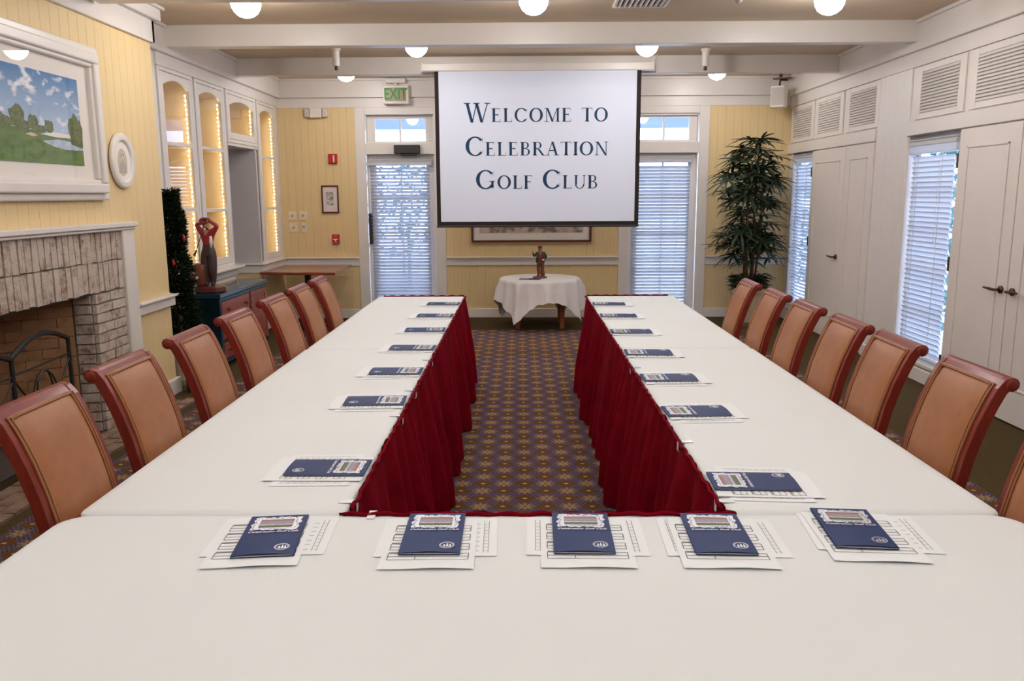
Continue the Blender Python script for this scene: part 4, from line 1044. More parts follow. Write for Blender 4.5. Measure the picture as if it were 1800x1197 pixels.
Rs = [(.643, 2.335), (.657, 3.14), (.66, 3.74), (.66, 4.36), (.673, 5.05), (.675, 5.73), (.640, 6.36)]
rr = random.Random(11)
for i, (x, y) in enumerate(Ls): places.append((x-.015, y, -pi/2+rr.uniform(-.05, .05), 'on the left table, '+ordn[i], (-.02, rr.uniform(-.01, .01)), (.0, -.01)))
for i, (x, y) in enumerate(Rs): places.append((x+.01, y, pi/2+rr.uniform(-.05, .05)-(.06 if i == 0 else 0), 'on the right table, '+ordn[i], (.02, rr.uniform(-.01, .01)), (0, .0)))
fr_lab = ['leftmost of the five on the front table', 'second from the left on the front table', 'middle of the five on the front table', 'second from the right on the front table', 'rightmost of the five on the front table']
FB = [((-.63, 1.945), R(6), (-.648, 1.922), R(5), (-.63, 1.955), R(3)), ((-.222, 1.958), R(.5), (-.224, 1.912), R(1), (-.208, 1.950), R(1)), ((.154, 1.962), R(-1), (.160, 1.918), R(-1), (.162, 1.955), R(-1)),
      ((.494, 1.956), R(-2), (.492, 1.914), R(-2), (.502, 1.948), R(-2)), ((.847, 1.990), R(-5), (.856, 1.948), R(-4), (.878, 1.975), R(-5))]
Z0 = TZ+.0012
first = True
def place3(bx, by, brz, fx, fy, frz, sx, sy, srz, where):
    global first
    if first:
        for o, (x, y, z, rz) in ((SS, (sx, sy, Z0, srz)), (FS, (fx, fy, Z0+.0022, frz)), (BK, (bx, by, Z0+.0046, brz))): o.location = (x, y, z); o.rotation_euler = (0, 0, rz)
        SS['label'] = 'wide printed schedule sheet at the bottom, '+where; FS['label'] = 'printed form sheet under the navy booklet, '+where; BK['label'] = 'navy booklet with silver framed photo, '+where
        SS['group'] = 'schedule sheets on the tables'; FS['group'] = 'form sheets on the tables'; BK['group'] = 'navy booklets on the tables'; first = False
    else:
        dup(SS, (sx, sy, Z0, ), srz, 'wide printed schedule sheet at the bottom, '+where); dup(FS, (fx, fy, Z0+.0022), frz, 'printed form sheet under the navy booklet, '+where)
        dup(BK, (bx, by, Z0+.0046), brz, 'navy booklet with silver framed photo, '+where)
for (b_, br, f_, frz, s_, sr), w in zip(FB, fr_lab): place3(*b_, br, *f_, frz, *s_, sr, w)
for x, y, a, w, fo, so in places:
    sg = -1 if x < 0 else 1
    x = min(x, -.606) if sg < 0 else max(x, .689); fx_ = x-.028 if sg < 0 else x+.028
    place3(x, y, a, fx_, y+fo[1], a+rr.uniform(-.03, .03), x+sg*.030, y+.0, a+rr.uniform(-.04, .04), w)

# ------------------------------------------------------------------ chairs
def chair_proto():
    t = thing('dining_chair', '', 'chair')
    # local frame: front faces +X; the back rises at x=0 and leans to -X
    cen = [(.0, .40), (-.004, .50), (-.014, .60), (-.030, .70), (-.052, .80), (-.080, .89), (-.108, .96), (-.130, 1.005), (-.150, 1.030)]
    W = .186; th = .034
    def off(i, d_):
        a = Vector(cen[max(0, i-1)]); c_ = Vector(cen[min(len(cen)-1, i+1)]); tt = (c_-a).normalized(); nn_ = Vector((tt.y, -tt.x)); return Vector(cen[i])+nn_*d_
    front = [off(i, th/2) for i in range(len(cen))]; back = [off(i, -th/2) for i in range(len(cen))]
    sc = [(-.160+.022*cos(a), 1.026+.022*sin(a)) for a in [R(q) for q in (60, 95, 130, 165, 200, 235, 270, 305)]]
    prof = [tuple(p) for p in front]+sc+[tuple(p) for p in reversed(back)]
    # stiles
    for s in (-1, 1):
        y0, y1 = (s*W, s*(W-.028)) if s < 0 else (s*(W-.028), s*W)
        MB().prism(prof, y0, y1, lambda a, b_, q: (a, q, b_)).build('stile', mahog, t, bevel=.005, seg=2)
    # crest rail = top part of the profile
    fr2 = [tuple(off(i, th/2-.002)) for i in (6, 7, 8)]; bk2 = [tuple(off(i, -th/2)) for i in (8, 7, 6)]
    MB().prism(fr2+sc+bk2, -W+.027, W-.027, lambda a, b_, q: (a, q, b_)).build('crest_rail', mahog, t, bevel=.003)
    MB().tube([(-.158, -W-.004, 1.024), (-.158, -W+.0, 1.024), (-.158, W, 1.024), (-.158, W+.004, 1.024)], [.014, .020, .020, .014], 14).build('scroll', mahog, t, smooth=True)
    # back shell
    MB().prism([tuple(off(i, -.004)) for i in range(1, 8)]+[tuple(off(i, -th/2+.003)) for i in range(7, 0, -1)], -W+.027, W-.027, lambda a, b_, q: (a, q, b_)).build('back_panel', mahog, t)
    # cushion
    rows = []; w_ = W-.030; ks = [i/12 for i in range(13)]
    path = [off(i, th/2) for i in range(1, 9)]
    def at_(s): 
        q = s*(len(path)-1); i = min(int(q), len(path)-2); return path[i].lerp(path[i+1], q-i)
    for s in ks:
        p = at_(s*.91); ed = min(1, min(s, 1-s)*7)
        rows.append([(p.x+(-.004+.017*min(1, ed+.15)*(1-abs(2*j/8-1)**6)**1), -w_+2*w_*j/8, p.y) for j in range(9)])
    MB().grid(rows).build('back_cushion', leather, t, smooth=True, fix=False)
    for ins, rad in ((0.0, .0040), (.012, .0036)):
        pts = []
        wy = w_-ins; top = .91-ins*1.5
        for k in range(9): p = at_(.02+(top-.02)*k/8); pts.append((p.x+.004, -wy, p.y))
        p = at_(top); pts += [(p.x+.004+.0, -wy+2*wy*k/6, p.y+.002) for k in range(1, 6)]
        for k in range(8, -1, -1): p = at_(.02+(top-.02)*k/8); pts.append((p.x+.004, wy, p.y))
        MB().tube(pts, rad, 6).build('welt', welt_m, t, smooth=True)
    # seat
    MB().prism([(-.005, -.19), (.42, -.225), (.45, -.20), (.45, .20), (.42, .225), (-.005, .19)], .375, .42, lambda a, b_, q: (a, b_, q)).build('seat_frame', mahog, t, bevel=.006)
    rows = []
    for i in range(9):
        x = .005+.435*i/8; hw = .185+.03*i/8
        rows.append([(x, -hw+2*hw*j/8, .421+.055*(1-abs(2*i/8-1)**4)*(1-abs(2*j/8-1)**4)) for j in range(9)])
    MB().grid(rows).build('seat_cushion', leather, t, smooth=True, fix=False)
    for s in (-1, 1):
        MB().tube([(.42, s*.195, .38), (.425, s*.195, .2), (.43, s*.195, 0)], [.024, .020, .014], 10).build('leg', mahog, t, smooth=True)
        MB().tube([(.0, s*.178, .42), (-.02, s*.178, .22), (-.075, s*.178, 0)], [.022, .020, .015], 8).build('leg', mahog, t, smooth=True)
    return t
CH = chair_proto()
cord_ = ['nearest the camera', 'second from the camera', 'third from the camera', 'fourth from the camera', 'third from the far end', 'second from the far end', 'at the far end']
used = False
def chair(x, y, rz, lab, group):
    global used
    if not used: CH.location = (x, y, 0); CH.rotation_euler = (0, 0, rz); CH['label'] = lab; CH['group'] = group; used = True
    else: dup(CH, (x, y, 0), rz, lab, group)
LC = [2.235, 2.765, 3.35, 3.905, 4.52, 5.05, 5.565]; RC = [2.02, 2.61, 3.165, 3.63, 4.17, 4.69, 5.25]
rr = random.Random(4)
for i, y in enumerate(LC): chair(-1.235, y, rr.uniform(-.04, .02)+.02, 'tan leather mahogany dining chair on the left side, '+cord_[i], 'dining chairs along the left table')
for i, y in enumerate(RC): chair(1.325, y, pi+rr.uniform(-.02, .04)-.02, 'tan leather mahogany dining chair on the right side, '+cord_[i], 'dining chairs along the right table')

# ------------------------------------------------------------------ round table at the back
RX, RY, RZ = .235, 9.95, .602
rt = thing('round_table', 'small round wooden table under a draped white cloth at the back', 'table', (RX, RY, 0))
MB().lathe([(.46, RZ-.028), (.465, RZ-.02), (.465, RZ-.008), (.455, RZ-.004)], n=48).build('tabletop', mahog, rt)
for k in range(4):
    a = (R(-30), R(-150), R(35), R(145))[k]; x, y = .31*cos(a), .31*sin(a); MB().add([(x+dx*q, y+dy*q, z) for z, q in ((0, .024), (RZ-.03, .034)) for dx, dy in ((-1, -1), (1, -1), (1, 1), (-1, 1))], [(0, 1, 2, 3), (4, 5, 6, 7), (0, 1, 5, 4), (1, 2, 6, 5), (2, 3, 7, 6), (3, 0, 4, 7)]).build('leg', mat('orange_wood', (.30, .07, .025), .4) if k == 0 else D.materials['orange_wood'], rt, bevel=.003)
mb = MB(); n = 144; rings = []; a0 = R(-122); s_ = .735; Rt = .472
def hang(th):
    q = ((th-a0+pi/4) % (pi/2))-pi/4
    return s_/max(cos(q-pi/4), sin(q+pi/4), 1e-3) if 0 else s_/max(abs(cos(th-a0+pi/4)), abs(sin(th-a0+pi/4)))
for q in (0.0, .35, .7, .92, 1.0): rings.append([(Rt*q*cos(2*pi*k/n)+1e-6, Rt*q*sin(2*pi*k/n), RZ) for k in range(n)])
for j in range(1, 15):
    q = j/14; row = []
    for k in range(n):
        th = 2*pi*k/n; h_ = (hang(th)-Rt)
        d_ = h_*q; am = min(1, d_/.13)
        fold = (sin(th*17+.9*sin(th*3))*.65+sin(th*9+1.3)*.35)*.036*am
        rad = Rt+.006+.018*min(1, d_/.03)+.055*am*q+fold
        row.append((rad*cos(th), rad*sin(th), RZ-.004-max(0, d_-.008)*(.985-.1*abs(fold)/.05)))
    rings.append(row)
o = mb.grid(rings, wrap=True).build('round_tablecloth', cloth_r, None, smooth=True, fix=False); o.location = (RX, RY, .002)
tag(o, 'white cloth with hanging corners draped over the round table', 'tablecloth')
dup(BK, (.115, 9.72, RZ+.004), R(80), 'dark booklet lying flat on the round white table', 'navy booklets on the tables')

# ------------------------------------------------------------------ figures
def figure(name, joints, edges, groups, parent, scale, root):
    """joints: name -> (x,y,z,r); groups: list of (set of joints, material)"""
    names = list(joints); me = D.meshes.new(name)
    me.from_pydata([tuple(c_*scale for c_ in joints[k][:3]) for k in names], [(names.index(a), names.index(b_)) for a, b_ in edges], [])
    o = D.objects.new(name, me); C.objects.link(o)
    sk = o.modifiers.new('skin', 'SKIN'); sk.use_smooth_shade = True
    for i, k in enumerate(names):
        v = me.skin_vertices[0].data[i]; r_ = joints[k][3]; r_ = r_ if isinstance(r_, tuple) else (r_, r_); v.radius = (r_[0]*scale, r_[1]*scale); v.use_root = (k == root)
    sb = o.modifiers.new('sub', 'SUBSURF'); sb.levels = 2; sb.render_levels = 2
    bpy.context.view_layer.update()
    m2 = D.meshes.new_from_object(o.evaluated_get(bpy.context.evaluated_depsgraph_get())); D.objects.remove(o)
    mats = [g[1] for g in groups]; m2.materials.clear()
    for m_ in mats: m2.materials.append(m_)
    segs = []
    for a, b_ in edges:
        for gi, (ss, _) in enumerate(groups):
            if (a, b_) in ss or (b_, a) in ss: segs.append((Vector(joints[a][:3])*scale, Vector(joints[b_][:3])*scale, gi))
    for p in m2.polygons:
        c_ = p.center; best = 1e9
        for a, b_, gi in segs:
            ab = b_-a; tq = max(0, min(1, (c_-a).dot(ab)/ab.length_squared)); dd = (c_-a-ab*tq).length
            if dd < best: best = dd; p.material_index = gi
        p.use_smooth = True
    o = D.objects.new(name, m2); C.objects.link(o); o.parent = parent; return o
def E_(s): return [tuple(q.split('-')) for q in s.split()]
def hand(parent, c_, d_, m_, s, thumb):
    """small hand with five fingers curled forward"""
    c_ = Vector(c_); d_ = Vector(d_).normalized(); sx = d_.cross(Vector((0, 0, 1)));  sx = (sx if sx.length > .1 else Vector((1, 0, 0))).normalized(); nn_ = d_.cross(sx)
    mb = MB().tube([c_-d_*.010*s, c_, c_+d_*.028*s, c_+d_*.034*s], [.010*s, .017*s, .019*s, .010*s], 8)
    for k, L in enumerate((.028, .033, .031, .024)):
        b_ = c_+d_*.028*s+sx*(k-1.5)*.0095*s; mb.tube([b_, b_+d_*L*.5*s, b_+(d_*L*.8+nn_*L*.45)*s, b_+(d_*L*.7+nn_*L*.9)*s], [.0055*s, .0052*s, .0048*s, .003*s], 6)
    b_ = c_+sx*.015*thumb*s; mb.tube([b_, b_+(sx*thumb*.016+d_*.012)*s, b_+(sx*thumb*.014+d_*.026+nn_*.012)*s], [.006*s, .0055*s, .004*s], 6)
    mb.build('hand', m_, parent, smooth=True)
def head_bits(parent, c_, fw_, s, hair_m, cap_m):
    """face features round a head centre, looking along fw_"""
    c_ = Vector(c_); f = Vector((fw_[0], fw_[1], 0)).normalized(); sd = Vector((-f.y, f.x, 0)); up_ = Vector((0, 0, 1))
    MB().tube([c_+f*.078*s+up_*.012*s, c_+f*.102*s-up_*.012*s, c_+f*.082*s-up_*.02*s], [.010*s, .013*s, .010*s], 8).build('nose', skin_m, parent, smooth=True)
    for q in (-1, 1):
        MB().lathe([(.002*s, -.008*s), (.009*s, 0), (.002*s, .008*s)], tuple(c_+f*.079*s+sd*q*.032*s+up_*.012*s), 8).build('eye', black_m, parent, smooth=True)
        MB().tube([c_+sd*q*.082*s+up_*.02*s, c_+sd*q*.094*s-f*.01*s, c_+sd*q*.084*s-up_*.022*s], [.008*s, .014*s, .008*s], 6).build('ear', skin_m, parent, smooth=True)
    MB().tube([c_+f*.082*s-sd*.022*s-up_*.045*s, c_+f*.087*s-up_*.042*s, c_+f*.082*s+sd*.022*s-up_*.045*s], .006*s, 6).build('mouth', jack_r, parent, smooth=True)
    MB().lathe([(.0875*s, -.015*s), (.094*s, .02*s), (.088*s, .06*s), (.055*s, .095*s), (.01*s, .105*s)], tuple(c_-f*.012*s+up_*.005*s), 16).build('hair', hair_m, parent, smooth=True)
    cp = MB().lathe([(.098*s, .0), (.118*s, .02*s), (.115*s, .045*s), (.075*s, .07*s), (.01*s, .075*s)], tuple(c_+up_*.052*s), 18)
    b0 = c_+up_*.058*s
    cp.tube([b0+f*.05*s, b0+f*.11*s-up_*.004*s, b0+f*.145*s-up_*.012*s], [.05*s, .05*s, .03*s], 10); cp.build('cap', cap_m, parent, smooth=True)

# golfer statue on the dresser: follow-through, both arms raised by the head
DZ = .715
g1 = thing('golfer_statue', 'painted golfer statue with raised arms on the teal dresser', 'statue', (-2.90, 7.62, DZ), R(-8))
MB().lathe([(.135, 0), (.14, .01), (.138, .045), (.12, .055), (.10, .056)], n=8).build('base', frame_d, g1, bevel=.003)
J = dict(pel=(0, 0, .93, (.135, .105)), wst=(0, 0, 1.08, (.115, .09)), ch=(.0, .0, 1.30, (.15, .11)), nk=(0, 0, 1.46, .06), hd0=(-.02, 0, 1.53, .075), hd=(-.04, 0, 1.62, .092), hd2=(-.04, 0, 1.69, .07),
         shl=(-.16, 0, 1.40, .075), ell=(-.22, -.12, 1.60, .058), wrl=(.04, -.13, 1.66, .036), shr=(.16, 0, 1.40, .075), elr=(.30, -.03, 1.56, .060), wrr=(.11, -.09, 1.70, .04),
         hl=(-.09, 0, .86, .13), kl=(-.11, -.02, .45, .13), al=(-.08, .0, .10, .075), tl=(-.09, -.13, .05, .045), hr=(.09, 0, .86, .13), kr=(.09, -.03, .45, .125), ar=(.07, .02, .10, .07), tr=(.10, -.11, .05, .045))
ed = E_('pel-wst wst-ch ch-nk nk-hd0 hd0-hd hd-hd2 ch-shl shl-ell ell-wrl ch-shr shr-elr elr-wrr pel-hl hl-kl kl-al al-tl pel-hr hr-kr kr-ar ar-tr')
grp = [(set(E_('wst-ch ch-shl shl-ell ell-wrl ch-shr shr-elr elr-wrr')), jack_r), (set(E_('pel-wst pel-hl hl-kl kl-al pel-hr hr-kr kr-ar')), dark_tr), (set(E_('ch-nk nk-hd0 hd0-hd hd-hd2')), skin_m), (set(E_('al-tl ar-tr')), black_m)]
S1 = .345
bodyo = figure('body', J, ed, grp, g1, S1, 'pel'); bodyo.location = (0, 0, .045)
hd_ = D.objects.new('head_features', None); C.objects.link(hd_); hd_.parent = g1; hd_.location = (0, 0, .045)
head_bits(hd_, Vector((-.04, 0, 1.64))*S1, (-.5, -.85), S1*1.05, frame_d, mat('dark_red_cap', (.16, .015, .02), .5))
for cc in list(hd_.children): cc.parent = g1; cc.location = (0, 0, .045)
D.objects.remove(hd_)
hand(g1, Vector((.07, -.125, 1.68))*S1+Vector((0, 0, .045)), (1, -.1, .3), skin_m, S1, 1); hand(g1, Vector((.09, -.10, 1.72))*S1+Vector((0, 0, .045)), (-.3, -.3, 1), skin_m, S1, -1)
cb = Vector((0, 0, .045))
MB().tube([Vector((.10, -.12, 1.76))*S1+cb, Vector((-.12, .06, 1.52))*S1+cb, Vector((-.36, .05, .95))*S1+cb], .0035, 6).tube([Vector((-.36, .05, .95))*S1+cb, Vector((-.39, .05, .86))*S1+cb, Vector((-.41, .0, .80))*S1+cb], [.006, .010, .012], 8).build('golf_club', bronze, g1, smooth=True)
MB().lathe([(.035, .0), (.05, .02), (.055, .13), (.06, .19), (.05, .20), (.045, .19)], (-.075, -.02, .05), 16).build('golf_bag', brown_f, g1, smooth=True)
MB().box(.02, .04, -.04, -.02, .49*1, .56).build('white_scarf', white_f, g1, bevel=.006) if 0 else None
MB().tube([Vector((.12, -.07, 1.30))*S1+cb, Vector((.13, -.09, 1.15))*S1+cb, Vector((.12, -.08, 1.0))*S1+cb], [.012, .016, .008], 8).build('white_towel', white_f, g1, smooth=True)
g1.scale = (1.05, 1.05, 1.05)

# standing man figurine on the round table
g2 = thing('man_figurine', 'painted figurine of man in green jacket and cap on round table', 'statue', (.235, 9.88, RZ+.004), R(0))
MB().lathe([(.07, 0), (.072, .004), (.066, .016), (.05, .018)], n=20, sx=1.1).build('base', brown_f, g2, smooth=True)
J = dict(pel=(.02, 0, .92, (.17, .14)), wst=(.02, -.02, 1.06, (.175, .15)), ch=(.03, 0, 1.28, (.185, .14)), nk=(.02, -.01, 1.46, .07), hd0=(.01, -.02, 1.54, .085), hd=(0, -.03, 1.64, .105), hd2=(0, -.03, 1.72, .08),
         shl=(-.15, 0, 1.38, .085), ell=(-.30, -.06, 1.18, .065), wrl=(-.36, -.16, 1.42, .045), shr=(.22, 0, 1.37, .09), elr=(.33, -.02, 1.14, .075), wrr=(.20, -.16, .98, .05),
         hl=(-.06, 0, .84, .13), kl=(-.08, -.05, .48, .095), al=(-.07, .0, .12, .07), tl=(-.14, -.15, .06, .055), hr=(.12, 0, .84, .13), kr=(.14, -.04, .48, .10), ar=(.10, .02, .12, .075), tr=(.10, -.16, .06, .055))
grp = [(set(E_('ch-shl shl-ell ell-wrl ch-shr shr-elr elr-wrr')), green_f), (set(E_('wst-ch')), jack_r), (set(E_('pel-wst pel-hl hl-kl kl-al pel-hr hr-kr kr-ar')), brown_f), (set(E_('ch-nk nk-hd0 hd0-hd hd-hd2')), skin_m), (set(E_('al-tl ar-tr')), brown_f)]
g2.scale = (1.12, 1.1, 1.0); S2 = .208; cb = Vector((0, 0, .012))
bo = figure('body', J, ed, grp, g2, S2, 'pel'); bo.location = cb
tmp = D.objects.new('tmp', None); C.objects.link(tmp)
head_bits(tmp, Vector((0, -.03, 1.66))*S2, (-.5, -.9), S2*1.12, frame_d, brown_f)
for cc in list(tmp.children): cc.parent = g2; cc.location = cb
D.objects.remove(tmp)
hand(g2, Vector((-.37, -.18, 1.46))*S2+cb, (-.1, -.2, 1), skin_m, S2*1.2, 1); hand(g2, Vector((.18, -.18, .98))*S2+cb, (-1, -.3, -.2), skin_m, S2*1.2, -1)
MB().lathe([(.004, -.012), (.012, -.006), (.013, .004), (.004, .012)], tuple(Vector((.17, -.22, 1.0))*S2+cb), 10).build('white_ball', white_f, g2, smooth=True)
# open jacket fronts
for s in (-1, 1):
    MB().tube([Vector((.03+s*.13, -.10, 1.38))*S2+cb, Vector((.03+s*.17, -.13, 1.10))*S2+cb, Vector((.02+s*.17, -.11, .84))*S2+cb], [.008, .014, .012], 8).build('jacket_front', green_f, g2, smooth=True)
MB().tube([Vector((.12, .03, .42))*S2+cb, Vector((.14, .04, .2))*S2+cb, Vector((.13, .04, .06))*S2+cb], [.020, .026, .024], 10).build('tree_stump', brown_f, g2, smooth=True)

# ------------------------------------------------------------------ dresser and wooden counter
dr = thing('dresser', 'teal painted dresser with red pine drawers below the lit cabinets', 'dresser', (-3.065, 7.40, 0))
DW, DL = .32, 1.38
MB().box(0, DW-.012, 0, DL, .06, .672).build('carcass', teal, dr, bevel=.004)
MB().box(-.005, DW+.012, -.018, DL+.018, .675, .715).build('top', teal_t, dr, bevel=.006, seg=2)
MB().box(DW-.012, DW, .0, .035, .06, .672).box(DW-.012, DW, .80, .835, .06, .672).box(DW-.012, DW, DL-.035, DL, .06, .672).box(DW-.012, DW, .035, .80, .64, .672).box(DW-.012, DW, .035, .80, .445, .475).box(DW-.012, DW, .035, .80, .255, .285).box(DW-.012, DW, .035, DL-.035, .06, .10).box(DW-.012, DW, .835, DL-.035, .64, .672).build('face_frame', teal_l, dr, bevel=.002)
for z0, z1 in ((.480, .635), (.290, .440), (.105, .250)):
    dd = MB().box(DW-.012, DW+.006, .042, .793, z0, z1).build('drawer', pine, dr, bevel=.004)
    for y in (.16, .66): MB().tube([(DW+.004, y, (z0+z1)/2), (DW+.016, y, (z0+z1)/2), (DW+.030, y, (z0+z1)/2), (DW+.034, y, (z0+z1)/2)], [.008, .008, .018, .010], 10).build('knob', mahog, dd, smooth=True)
dd = MB().box(DW-.012, DW+.004, .842, DL-.042, .105, .635).build('door', pine, dr, bevel=.003)
for y in (.842, DL-.042-.05): MB().box(DW+.004, DW+.012, y, y+.05, .105, .635).build('stile', pine, dd, bevel=.002)
for z in (.105, .585): MB().box(DW+.004, DW+.012, .892, DL-.092, z, z+.05).build('rail', pine, dd, bevel=.002)
MB().tube([(DW+.004, .88, .37), (DW+.03, .88, .37)], .014, 10).build('knob', mahog, dd)
for x in (.03, DW-.05):
    for y in (.04, DL-.04): MB().tube([(x, y, 0), (x, y, .062)], [.018, .028], 10).build('foot', teal, dr)

ct = thing('corner_table', 'red wooden square table on black pedestal in far left corner', 'table', (-2.60, 9.98, 0))
MB().add([(-.44, -.47, .69), (.46, -.55, .69), (.43, .55, .69), (-.44, .55, .69), (-.44, -.47, .722), (.46, -.55, .722), (.43, .55, .722), (-.44, .55, .722)], [(0, 1, 2, 3), (4, 5, 6, 7), (0, 1, 5, 4), (1, 2, 6, 5), (2, 3, 7, 6), (3, 0, 4, 7)]).build('tabletop', counter_m, ct, bevel=.008, seg=2)
MB().lathe([(.045, .03), (.04, .06), (.04, .66), (.12, .69)], n=16).build('pedestal', iron, ct, smooth=False)
MB().box(-.28, .28, -.035, .035, 0, .035).box(-.035, .035, -.28, .28, 0, .034).build('foot', iron, ct, bevel=.01)

# ------------------------------------------------------------------ plants
pl = thing('palm', 'tall dark green potted palm in the far right corner', 'plant', (2.80, 10.05, 0))
MB().lathe([(.13, 0), (.17, .05), (.205, .36), (.225, .42), (.225, .46), (.20, .46), (.19, .43)], n=28).build('pot', stone, pl, smooth=False)
MB().lathe([(.192, .40), (.19, .435), (.01, .445)], n=20).build('soil', soot, pl)
rr = random.Random(21)
def frond_mesh(seed):
    r2 = random.Random(seed); mb = MB(); nl = 9
    for k in range(nl):
        a = (k-(nl-1)/2)/(nl-1)*R(250)+r2.uniform(-.08, .08); L = r2.uniform(.22, .33)*(1-.15*abs(a)/2); w = .0165
        d_ = Vector((cos(a), sin(a), 0)); sd = Vector((-sin(a), cos(a), 0)); rows = []
        dr_ = r2.uniform(.08, .5)
        for j in range(6):
            s = j/5; p = d_*L*s*(1-.15*s*dr_)+Vector((0, 0, .05*s-dr_*L*s*s*1.0)); ww = w*(.35+.65*min(1, s*4))*(1-max(0, s-.75)*3.4)
            rows.append([p-sd*ww+Vector((0, 0, .004)), p, p+sd*ww+Vector((0, 0, .004))])
        mb.grid(rows)
    mb.tube([(-.22, 0, -.10), (-.10, 0, -.02), (0, 0, 0)], [.003, .0025, .002], 5)
    o = mb.build('frond', leaf_m, smooth=False, fix=False); me = o.data; D.objects.remove(o); return me
FM = [frond_mesh(i) for i in range(6)]
canes = []
for k in range(8):
    a = 2*pi*k/8+.3; b0 = Vector((.06*cos(a), .06*sin(a), .37)); top = (2.12, 1.95, 1.80, 1.62, 1.48, 1.90, 1.30, 2.0)[k]
    t0 = Vector((.12*cos(a)*(1 if k % 2 else .5), .10*sin(a), top)); mid = (b0+t0)/2+Vector((rr.uniform(-.03, .03), rr.uniform(-.03, .03), 0))
    MB().tube([b0, mid, t0], [.014, .012, .009], 7).build('cane', stem_m, pl, smooth=True); canes.append((b0, mid, t0))
levels = [(2.17, .12, 4), (2.06, .22, 7), (1.93, .30, 9), (1.80, .35, 10), (1.66, .39, 11), (1.53, .36, 9), (1.40, .27, 5), (1.19, .30, 8), (1.08, .39, 11), (.97, .41, 11), (.86, .34, 6)]
for z, rad, n in levels:
    for k in range(int(n*1.5)):
        a = 2*pi*(k+rr.random()*.7)/n; q = rad*rr.uniform(.25, .98)
        o = D.objects.new('frond', rr.choice(FM)); C.objects.link(o); o.parent = pl
        x_, y_ = q*cos(a), min(q*sin(a)*.8, .36)
        o.location = (x_*1.05, y_, z+rr.uniform(-.07, .07)); o.rotation_euler = (rr.uniform(-.3, .3), rr.uniform(-.1, .65), a); s = rr.uniform(.8, 1.1); o.scale = (s, s, s)
        if x_+.0 > .26: o.location.x = .26
mb = MB()
for k in range(420):
    a = rr.uniform(0, 2*pi); q = rr.uniform(.02, .20); L = rr.uniform(.06, .15); p = Vector((q*cos(a), q*sin(a), .47+rr.uniform(-.02, .15)))
    d_ = Vector((cos(a)*L, sin(a)*L, rr.uniform(-.04, .05))); sd = Vector((-sin(a), cos(a), .1))*.014
    mb.add([p, p+d_*.5+sd, p+d_+Vector((0, 0, -.02)), p+d_*.5-sd], [(0, 1, 2, 3)])
o = mb.build('fern_underplanting', fern_m, pl, fix=False); o['kind'] = 'stuff'

tr2 = thing('clipped_conifer', 'dark potted conifer with red bows beside the chimney corner', 'plant', (-2.93, 6.90, 0))
MB().lathe([(.09, 0), (.11, .05), (.125, .30), (.14, .33), (.14, .37), (.12, .37), (.115, .34)], n=22).build('pot', stone, tr2)
MB().tube([(0, 0, .30), (0.01, 0, .9), (0, .01, 1.55)], [.018, .014, .005], 8).build('trunk', stem_m, tr2)
mb = MB(); rr = random.Random(9)
for k in range(15000):
    z = rr.uniform(.40, 1.64); f = (z-.40)/1.24
    bulge = .5+.5*abs(sin(f*pi*3.1+.35))
    Rm = (.175*(1-f*.60))*(.50+.68*bulge)
    a = rr.uniform(0, 2*pi); q = Rm*rr.random()**.45
    p = Vector((q*cos(a), q*sin(a), z+rr.uniform(-.02, .02)))
    d_ = Vector((cos(a)+rr.uniform(-.6, .6), sin(a)+rr.uniform(-.6, .6), rr.uniform(-.25, .9))).normalized()*rr.uniform(.025, .05); sd = d_.cross(Vector((rr.uniform(-1, 1), rr.uniform(-1, 1), 1))).normalized()*.0055
    if p.x+d_.x < -.145 or p.y+d_.y < -.245: continue
    mb.add([p-sd*.6, p+sd*.6, p+d_*.6+sd, p+d_, p+d_*.6-sd], [(0, 1, 2, 3, 4)])
o = mb.build('foliage', pine_leaf, tr2, fix=False); o['kind'] = 'stuff'
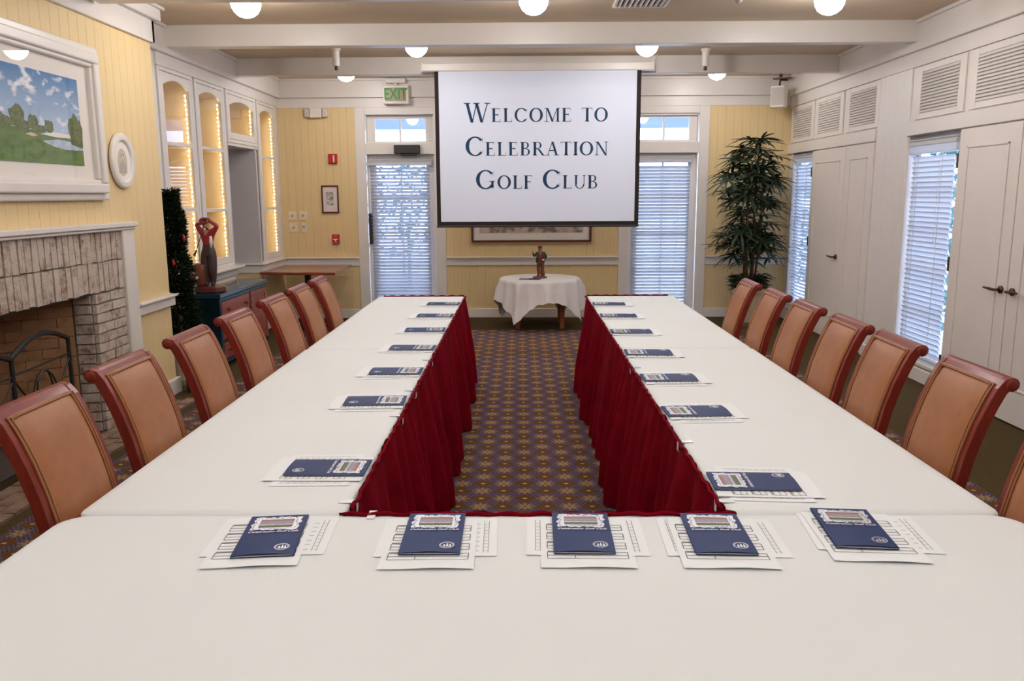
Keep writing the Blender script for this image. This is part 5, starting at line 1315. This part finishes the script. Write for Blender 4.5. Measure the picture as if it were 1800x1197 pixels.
for z, a in ((1.25, -.4), (.92, .1), (.86, .9), (1.05, -1.2)):
    q = .13; c_ = Vector((q*cos(a), q*sin(a), z))
    MB().tube([c_+Vector((0, 0, -.03)), c_+Vector((.012, -.012, 0)), c_+Vector((0, 0, .035))], [.006, .016, .006], 8).build('red_bow', jack_r, tr2, smooth=True)
bg_ = thing('black_bag', 'black bag slumped on the carpet beside the chimney corner', 'bag', (-2.70, 6.62, 0))
MB().lathe([(.06, 0), (.085, .03), (.09, .12), (.075, .20), (.04, .24), (.01, .245)], n=14, sx=.85, sy=1.0).build('bag_body', bag_m, bg_, smooth=True)
MB().tube([(.0, -.05, .22), (.0, -.03, .29), (.0, .03, .29), (.0, .05, .22)], .007, 6).build('handle', bag_m, bg_)

# ------------------------------------------------------------------ outside
st(box('ground_outside', patio, -12, 14, -6, 26, -.25, -.12), 'pale paving outside the windows')
st(MB().box(-7, 3.9, 11.9, 13.9, 2.66, 2.9).build('porch_roof', sky_wall), 'pale blue porch soffit outside the back doors')
def shrub(name, x, y, z0, w_, h_, label, n=700, m=garden, seed=1):
    rr = random.Random(seed); t = thing(name, label, 'plant', (x, y, -.12), 0, 'garden shrubs outside')
    MB().tube([(0, 0, 0), (0, 0, h_*.6)], .03, 6).build('trunk', stem_m, t); mb = MB()
    for k in range(n):
        a = rr.uniform(0, 2*pi); q = w_*rr.random()**.5; z = z0+h_*rr.random(); p = Vector((q*cos(a), q*sin(a), z)); d_ = Vector((rr.uniform(-1, 1), rr.uniform(-1, 1), rr.uniform(-.5, 1))).normalized()*.14; sd = d_.cross(Vector((rr.random(), rr.random(), .5))).normalized()*.04
        mb.add([p, p+d_*.5+sd, p+d_, p+d_*.5-sd], [(0, 1, 2, 3)])
    o = mb.build('foliage', m, t, fix=False); o['kind'] = 'stuff'
shrub('garden_shrub', 4.9, 8.9, .2, .55, 2.2, 'teal green shrub seen past the near right blind', 900, seed=1)
shrub('garden_shrub', 4.7, 12.9, .2, .6, 2.2, 'green shrub seen past the far corner blind', 800, seed=2)
shrub('garden_shrub', -2.1, 15.5, .5, .9, 2.0, 'green shrub beyond the left back door', 600, seed=3)
